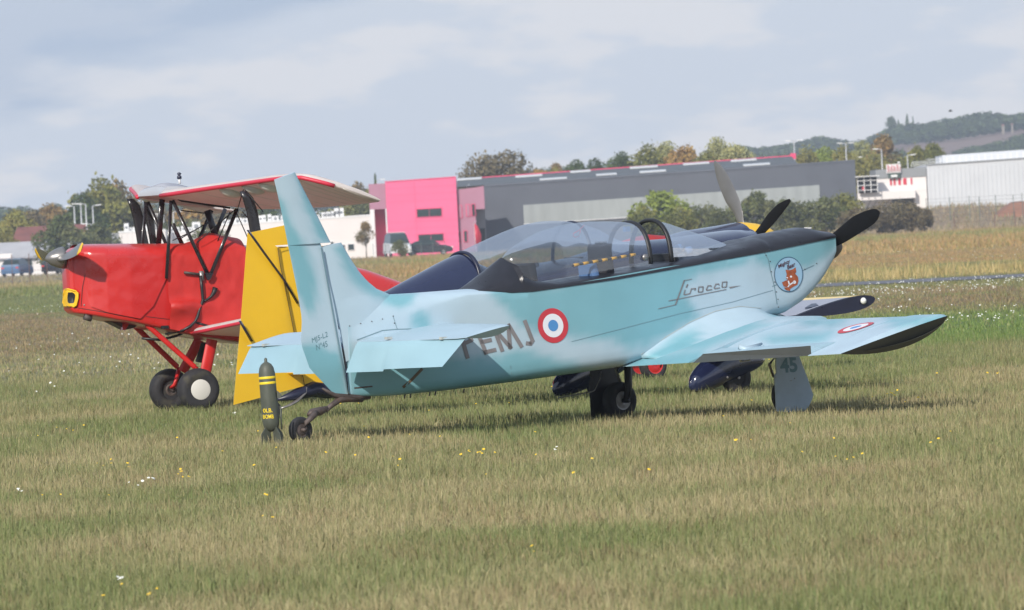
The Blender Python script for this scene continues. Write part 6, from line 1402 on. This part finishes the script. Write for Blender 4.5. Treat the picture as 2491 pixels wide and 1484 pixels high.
ink = [(170, 711), (176, 711), (184, 713), (187, 718), (186, 727), (184, 736), (178, 738), (172, 738), (169, 733), (168.5, 722)]
okk = resample([Vector((u, v, 0)) for u, v in ik + ik[:1]], 41)[:-1]; cI = (177, 724)
ang_ = lambda p: math.atan2(p[1] - cI[1], p[0] - cI[0])
ir = resample([Vector((u, v, 0)) for u, v in ink + ink[:1]], 200)
V = []; 
for p in okk:
    q = min(ir, key=lambda k: abs((ang_(k) - ang_(p) + math.pi) % (2 * math.pi) - math.pi))
    V += [onf(fm, p.x, p.y), onf(fm, q.x, q.y)]
io = mk('air_intake', V, [(2 * k, 2 * ((k + 1) % 40), 2 * ((k + 1) % 40) + 1, 2 * k + 1) for k in range(40)], M['yellow'], ER, smooth=False)
mk('intake_mesh', [onf(fm2, *cI)] + [V[2 * k + 1] for k in range(40)], [(0, 1 + k, 1 + (k + 1) % 40) for k in range(40)], M['black'], io, smooth=False)
MB().tube([onf(fm, u, v) for u, v in ik + ik[:1]], .008, 6).out('intake_rim', M['yellow'], io)
# spinner and short propeller seen end-on
tip = Bp.hy(104, 630, 0); hb_ = Bp.hy(150, 627, 0)
sR = MB().lathe([(.105, 0), (.10, .03), (.09, .07), (.06, .13), (.03, .165), (.001, .18)], (xr1_ + .045, 0, hb_.z), (1, 0, -.02), 26).out('spinner', M['chrome'], ER)
def rblade(sg):
    le_, te_ = [], []
    for i in range(9):
        t = i / 8; y = sg * (.06 + .66 * t); tw_ = R(62 - 38 * t); c_ = (.055 + .03 * math.sin(math.pi * t)) * (1 if t < .9 else .7); z = hb_.z + (.085 * t if sg > 0 else .05 * t)
        cx_ = xr1_ + .085; le_.append(Vector((cx_ + c_ * math.sin(tw_) * sg * -1 * .9, y, z + c_ * math.cos(tw_)))); te_.append(Vector((cx_ - c_ * math.sin(tw_) * sg * -1 * .9, y, z - c_ * math.cos(tw_))))
    mb = MB(); surf(mb, le_, te_, [.05, .035, .028, .022, .018, .014, .011, .008, .004], (1, 0, .3), 18, 8, 'lens'); b_ = mb.out('propeller_blade', M['chrome'], sR, sharp=60)
    l7, t7 = le_[-2:], te_[-2:]; mb = MB(); surf(mb, [p + (p - q) * .02 for p, q in zip(l7, t7)], [q + (q - p) * .02 for p, q in zip(l7, t7)], [.014, .01], (1, 0, .3), 4, 8, 'lens'); mb.out('yellow_tip', M['yellow'], b_)
rblade(1); rblade(-1)
# canvas cover over the cockpits and engine bay
_b = BR.spt(438, 752); bx0, bz0 = _b.x, _b.z
def cover(name, u0, u1, lowpts, topadd, mt, amp, n=46, m=30):
    xs0, xs1 = Bp.hy(u0, 650, .36).x, Bp.hy(u1, 650, .36).x; lw = sorted([(BR.spt(u, v).x, BR.spt(u, v).z) for u, v in lowpts]); tp = sorted([(Bp.hy(u, v, 0).x, Bp.hy(u, v, 0).z) for u, v in topadd]); rings = []
    for i in range(n + 1):
        x = xs0 + (xs1 - xs0) * i / n; zl_ = float(np.interp(x, [p[0] for p in lw], [p[1] for p in lw])); zt_ = float(np.interp(x, [p[0] for p in tp], [p[1] for p in tp])); w_ = BR.w(x) + .014; zs_ = BR.zs(x); row = []
        half_ = []
        for k in range(m + 1):
            t = k / m
            if t < .55: y, z = w_, zl_ + (zs_ - zl_) * t / .55
            else: a = math.pi / 2 * (t - .55) / .45; y, z = w_ * math.cos(a) ** (2 / 2.6), zs_ + (zt_ + .012 - zs_) * math.sin(a) ** (2 / 2.2)
            half_.append((y, z))
        full = [(y, z) for y, z in half_] + [(-y, z) for y, z in reversed(half_)][1:]
        for k, (y, z) in enumerate(full):
            q = fbm(np.array([x * 5.0 + z * 4]), np.array([z * 7.0 - x * 2 + (0 if y > 0 else 9)]), 12, 3)[0]; q = abs(q - .5) * 2; d = amp * (1 - q) ** 2
            if amp > .005: bu = (x - bx0) / .22; d += .085 * math.exp(-bu * bu) * math.exp(-((z - bz0) / .065) ** 2) + .03 * math.exp(-((z - bz0 - .02) / .02) ** 2) * math.exp(-bu * bu)
            row.append(Vector((x, y + math.copysign(d, y) * min(1, abs(y) / .2), z + d * .3)))
        rings.append(row)
    return MB().loft(rings, closed=False).out(name, mt, ER)
cover('engine_cover', 215, 404, [(200, 640), (216, 745), (260, 760), (300, 768), (340, 776), (372, 745), (404, 676)], [(215, 597), (300, 596), (404, 596)], M['red'], .0045)
cover('cockpit_cover', 404, 600, [(404, 800), (420, 802), (470, 815), (540, 826), (600, 832)], [(404, 596), (450, 597), (478, 588), (495, 577), (508, 569.5), (520, 573), (533, 577), (560, 581), (600, 588)], M['canvas'], .015)
# straps and handle
MB().tube([BR.spt(u, v, .06) for u, v in [(483, 671), (486, 700), (488, 724), (489, 730), (480, 755), (476, 770), (470, 782), (458, 794), (440, 804), (420, 812)]], [.014, .016, .014, .016, .012, .016, .013, .016, .014, .01], 6).out('strap', M['black'], ER)
MB().tube([BR.spt(u, v, .05) for u, v in [(520, 700), (516, 712), (509, 722), (498, 730), (489, 736)]], [.028, .022, .014, .010, .010], 6).out('strap', M['black'], ER)
MB().tube([BR.spt(u, v, .05) for u, v in [(444, 663), (484, 668)]], .013, 8).out('step_bar', M['rusty'], ER)
MB().box(BR.spt(486, 671, .05), (.04, .03, .09)).out('step_clamp', M['steel'], ER)
MB().tube([BR.spt(473, 784, .02), BR.spt(500, 792, .02), BR.spt(515, 797, .02)], .012, 6).out('strap', M['black'], ER)
MB().tube([Bp.hy(u, v, .2) for u, v in [(345, 823), (390, 827), (430, 817), (470, 800)]], .012, 6).out('hanging_strap', M['black'], ER)
MB().box(BR.spt(400, 796, .01), (.07, .03, .03)).out('side_vent', M['black'], ER, smooth=False)
MB().tube([Bp.hy(205, 770, .2), Bp.hy(222, 776, .2)], [.03, .028], 8).out('exhaust_pipe', M['rusty'], ER)
MB().plate([Bp.hy(u, v, 0) for u, v in [(260, 782), (330, 790), (318, 798), (300, 802)]], (0, 1, 0), .2).out('cooler_scoop', M['rusty'], ER, smooth=False)
MB().plate([Bp.hy(u, v, .1) for u, v in [(298, 787), (312, 787), (303, 803), (296, 803)]], (0, 1, 0), .06).out('scoop_fin', M['red'], ER, smooth=False)
# wings
def Y2(u, v, y): return Bp.hy(u, v, y)
def wingB(LE, TE, th, nm, mt, par, ns=18):
    mb = MB(); surf(mb, LE, TE, th, (0, 0, 1), ns, 16, 'foil', .80, .20); return mb.out(nm, mt, par, sharp=40)
LEs = [Y2(391, 474, .35), Y2(490, 459, 1.0), Y2(590, 445, 1.66), Y2(660, 435, 2.12), Y2(700, 430, 2.36), Y2(735, 430, 2.50), Y2(790, 443, 2.60), Y2(860, 464, 2.64), Y2(900, 478, 2.65)]
TEs = [Y2(632, 509, .35), Y2(720, 507, 1.0), Y2(800, 503, 1.66), Y2(858, 498, 2.12), Y2(885, 495, 2.36), Y2(905, 493, 2.50), Y2(920, 491, 2.60), Y2(923, 489, 2.64), Y2(926, 487, 2.65)]
thW = [.10, .10, .10, .10, .09, .08, .06, .04, .02]
for sg in (1, -1):
    f_ = (lambda L: L) if sg == 1 else mirror
    w_ = wingB(f_(LEs), f_(TEs), thW, 'upper_wing', M['white_fabric'], ER, 26)
    tb = bvh(w_); L0 = idx_resample(f_(LEs), 30)
    MB().tube([p - Vector((-.004, 0, .008)) for p in L0[:24]], [.020] * 24, 8).out('red_leading_edge', M['redtrim'], w_)
    for k in range(9):
        t = .10 + k * .09; i0 = t * 8; a = int(i0); fl_ = i0 - a; l = f_(LEs)[a].lerp(f_(LEs)[min(a + 1, 8)], fl_); tt_ = f_(TEs)[a].lerp(f_(TEs)[min(a + 1, 8)], fl_)
        pts = []
        for j in range(9):
            pp = l.lerp(tt_, .06 + .88 * j / 8); h = tb.ray_cast(Vector((pp.x, pp.y, -2)), Vector((0, 0, 1)))
            if h[0] is not None: pts.append(h[0] + Vector((0, 0, .002)))
        if len(pts) > 3: MB().tube(pts, .006, 5, .5).out('rib', M['cream'], w_)
    for k, q in enumerate((.27, .38, .49)) :
        i0 = q * 5; a = int(i0); fl_ = i0 - a; l = f_(LEs)[a].lerp(f_(LEs)[a + 1], fl_); tt_ = f_(TEs)[a].lerp(f_(TEs)[a + 1], fl_); c_ = l.lerp(tt_, .035); h = tb.ray_cast(Vector((c_.x, c_.y, -2)), Vector((0, 0, 1)))
        if h[0] is not None:
            rings = []
            for i in range(9):
                t = i / 8; r_ = math.sin(math.pi * t) ** .6 + .02; rings.append([h[0] + Vector((-.10 + .24 * -t * 1 + .10, 0, -.012 - .22 * .2 * t)) + Vector((0, .10 * r_ * math.cos(x), .06 * r_ * math.sin(x))) for x in [2 * math.pi * z / 14 for z in range(14)]])
            MB().loft(rings).out('hinge_pad', M['cream'], w_)
    # red wash stripes on the outer underside
# centre section
LC = [Y2(391, 474, .35), Vector((Y2(391, 474, .35).x - .02, 0, Y2(391, 474, .35).z)), Vector((Y2(391, 474, .35).x, -.35, Y2(391, 474, .35).z))]
TC = [Y2(575, 500, .35), Vector((Y2(575, 500, .35).x, 0, Y2(575, 500, .35).z)), Vector((Y2(575, 500, .35).x, -.35, Y2(575, 500, .35).z))]
mb = MB(); surf(mb, LC, TC, [.11, .15, .11], (0, 0, 1), 14, 16, 'foil', .95, .1); cs_ = mb.out('centre_section', M['greyrib'], ER, sharp=40)
tb = bvh(cs_)
for k in range(13):
    y = -.33 + k * .055; pts = []
    for j in range(10):
        x = LC[0].x - .06 - .62 * j / 9; h = tb.ray_cast(Vector((x, y, 5)), Vector((0, 0, -1)))
        if h[0] is not None: pts.append(h[0])
    if len(pts) > 3: MB().tube(pts, .008, 5).out('stiffener', M['wingtop'], cs_)
bp_ = Y2(437, 448, 0); be = MB().tube([bp_, bp_ + Vector((0, 0, .06))], .012, 6).out('beacon_mast', M['white'], ER)
MB().lathe([(.022, 0), (.024, .02), (.012, .035), (.024, .05), (.001, .065)], bp_ + Vector((0, 0, .05)), (0, 0, 1), 10).out('beacon', M['navy2'], be)
# lower wings
LL = [Y2(468, 808, .36), Y2(585, 783, 1.25), Y2(680, 764, 2.0), Y2(735, 760, 2.35)]; TL = [p + Vector((-.86, 0, -.10)) for p in LL]; TL[-1] += Vector((.2, 0, 0))
for sg in (1, -1):
    f_ = (lambda L: L) if sg == 1 else mirror; w_ = wingB(f_(LL), f_(TL), [.085, .08, .075, .05], 'lower_wing', M['white_fabric'], ER, 12); L0 = idx_resample(f_(LL), 12)
    MB().tube([p - Vector((-.004, 0, .012)) for p in L0], .017, 8).out('red_leading_edge', M['redtrim'], w_)
# interplane struts, broad fairings
zsec = [(583, 466, 601, 464), (592, 490, 614, 474), (600, 520, 626, 510), (607, 560, 634, 555), (613, 600, 643, 598), (628, 680, 655, 678), (640, 760, 664, 758)]
def istrut(sg, y0=1.85, y1=2.0):
    rings = []
    for i, (ul, vl, ur, vr) in enumerate(zsec):
        t = i / 6; y = 1.72 + .0 * t; a = Bp.hy(ul, vl, y); b_ = Bp.hy(ur, vr, y); c_ = (a + b_) / 2; hw = (a - b_).length / 2
        r_ = [Vector((c_.x + hw * math.cos(q), sg * (y + .022 * math.sin(q)), c_.z)) for q in [2 * math.pi * k / 16 for k in range(16)]]; rings.append(r_)
    return MB().loft(rings).out('interplane_strut', M['strut'], ER)
istrut(1); istrut(-1)
def strut(a, b, r_, nm='cabane_strut', mt='strut', fl_=.45, sym=True):
    pa, pb = Bp.hy(*a), Bp.hy(*b); d = (pb - pa).normalized(); o = MB().tube([pa, pb], r_, 10, fl_, (1, 0, 0)).out(nm, M[mt], ER)
    if sym: MB().tube(mirror([pa, pb]), r_, 10, fl_, (1, 0, 0)).out(nm, M[mt], ER)
strut((416, 488, .38), (405, 678, .425), .017); strut((420, 487, .38), (509, 676, .425), .018); strut((577, 508, .38), (509, 676, .425), .018)
MB().plate([Bp.hy(u, v, .43) for u, v in [(498, 664), (518, 664), (512, 678), (505, 682)]], (0, 1, 0), .03).out('strut_foot', M['strut'], ER, smooth=False)
# rear cabane set, on the far side
strut((395, 480, -.1), (385, 600, -.2), .028, sym=False); strut((420, 545, -.2), (446, 600, -.3), .02, sym=False); strut((548, 508, -.3), (520, 580, -.3), .02, sym=False); strut((504, 512, -.3), (528, 585, -.3), .034, sym=False)
# far interplane strut
rings = []
for (ul, ur, v) in [(348, 356, 478), (350, 368, 500), (353, 374, 530), (361, 379, 570), (366, 382, 600)]:
    y = -1.72; a, b_ = Bp.hy(ul, v, y), Bp.hy(ur, v, y); c_ = (a + b_) / 2; hw = (a - b_).length / 2; rings.append([Vector((c_.x + hw * math.cos(q), y + .022 * math.sin(q), c_.z)) for q in [2 * math.pi * k / 14 for k in range(14)]])
MB().loft(rings).out('interplane_strut', M['strut'], ER)
# bracing wires
for a, b in [((592, 462, 1.72), (578, 510, .36)), ((596, 462, 1.72), (640, 515, 1.8)), ((574, 508, .36), (480, 590, .38)), ((572, 510, .36), (612, 600, 1.2)), ((590, 515, .5), (640, 575, 1.6)), ((440, 512, .3), (508, 520, -.5)), ((440, 580, -.3), (520, 533, -.3)), ((560, 515, .38), (528, 590, .3)), ((420, 585, -.2), (470, 562, -.3))]:
    MB().tube([Bp.hy(*a), Bp.hy(*b)], .0055, 5).out('bracing_wire', M['black'], ER)
for k in range(3): MB().tube([Bp.hy(432 + k * 4, 486 + k * 2, .5), Bp.hy(560, 505 + k * 1.2, .6)], .004, 4).out('control_cable', M['black'], ER)
# undercarriage
wn_, wf_ = Bp.hz(485, 1000, 0), Bp.hz(416, 1000, 0)
wheel(ER, (wn_.x, wn_.y, .203), (0, 1, 0), .203, .17, M['rubber'], M['rusty'], .44, disc=M['cream']); wheel(ER, (wf_.x, wf_.y, .203), (0, 1, 0), .203, .17, M['rubber'], M['rusty'], .5, rec=.3)
yn, yf = wn_.y, wf_.y
def ft(a, b, r_, nm='gear_strut', fl_=.6, mt='redstrut'): return MB().tube([Bp.hy(*a), Bp.hy(*b)], r_, 10, fl_, (1, 0, 0)).out(nm, M[mt], ER, sharp=60)
ft((356, 789, .3), (474, 893, yn - .12), .026); ft((326, 791, -.3), (432, 893, yf + .1), .026)
ft((516, 826, .34), (500, 905, yn - .13), .055, 'gear_leg', .35); ft((485, 826, -.3), (444, 905, yf + .12), .05, 'gear_leg', .35)
MB().tube([(wn_.x, yn, .203), (wn_.x, yn - .18, .25), Bp.hy(478, 892, yn - .12)], .022, 8).out('axle', M['redstrut'], ER); MB().tube([(wf_.x, yf, .203), (wf_.x, yf + .16, .25), Bp.hy(436, 895, yf + .1)], .022, 8).out('axle', M['redstrut'], ER)
ft((500, 835, .1), (485, 880, .0), .045, 'brake_fairing', .4, 'black')
# tail far behind (hidden mostly): fin and tailplane
pT = Bp.hy(1370, 800, 0)
MB().plate([Vector((pT.x + .5, 0, pT.z)), Vector((pT.x + .25, 0, pT.z + .3)), Vector((pT.x - .15, 0, pT.z + .3)), Vector((pT.x - .2, 0, pT.z - .1))], (0, 1, 0), .05, .02).out('fin', M['red'], ER)
MB().plate([Vector((pT.x + .4, -.9, pT.z - .05)), Vector((pT.x + .4, .9, pT.z - .05)), Vector((pT.x - .1, .9, pT.z - .07)), Vector((pT.x - .1, -.9, pT.z - .07))], (0, 0, 1), .05, .02).out('tailplane', M['red'], ER)
p = Bp.hy(1390, 900, 0); wheel(ER, (p.x, 0, .09), (0, 1, 0), .09, .05, M['rubber'], M['rusty'], .5, name='tailwheel'); MB().tube([(p.x, 0, .09), (pT.x, 0, BR.zb(pT.x))], .02, 6).out('tailwheel_strut', M['redstrut'], ER)
# ================================================================== haze: pale air over the airfield
hz = bpy.data.materials.new('haze_air'); hz.use_nodes = True; t = hz.node_tree; t.nodes.clear(); ho = t.nodes.new('ShaderNodeOutputMaterial'); pv = t.nodes.new('ShaderNodeVolumePrincipled')
pv.inputs['Color'].default_value = (.80, .88, 1.0, 1); pv.inputs['Density'].default_value = HAZE; pv.inputs['Anisotropy'].default_value = .1; t.links.new(pv.outputs[0], ho.inputs['Volume'])
if HAZE > 0: MB().b2((-1600, -60, -4.0), (1600, 4650, 105)).out('haze', hz, None, smooth=False, kind='stuff', label='thin pale haze over the airfield and hills')
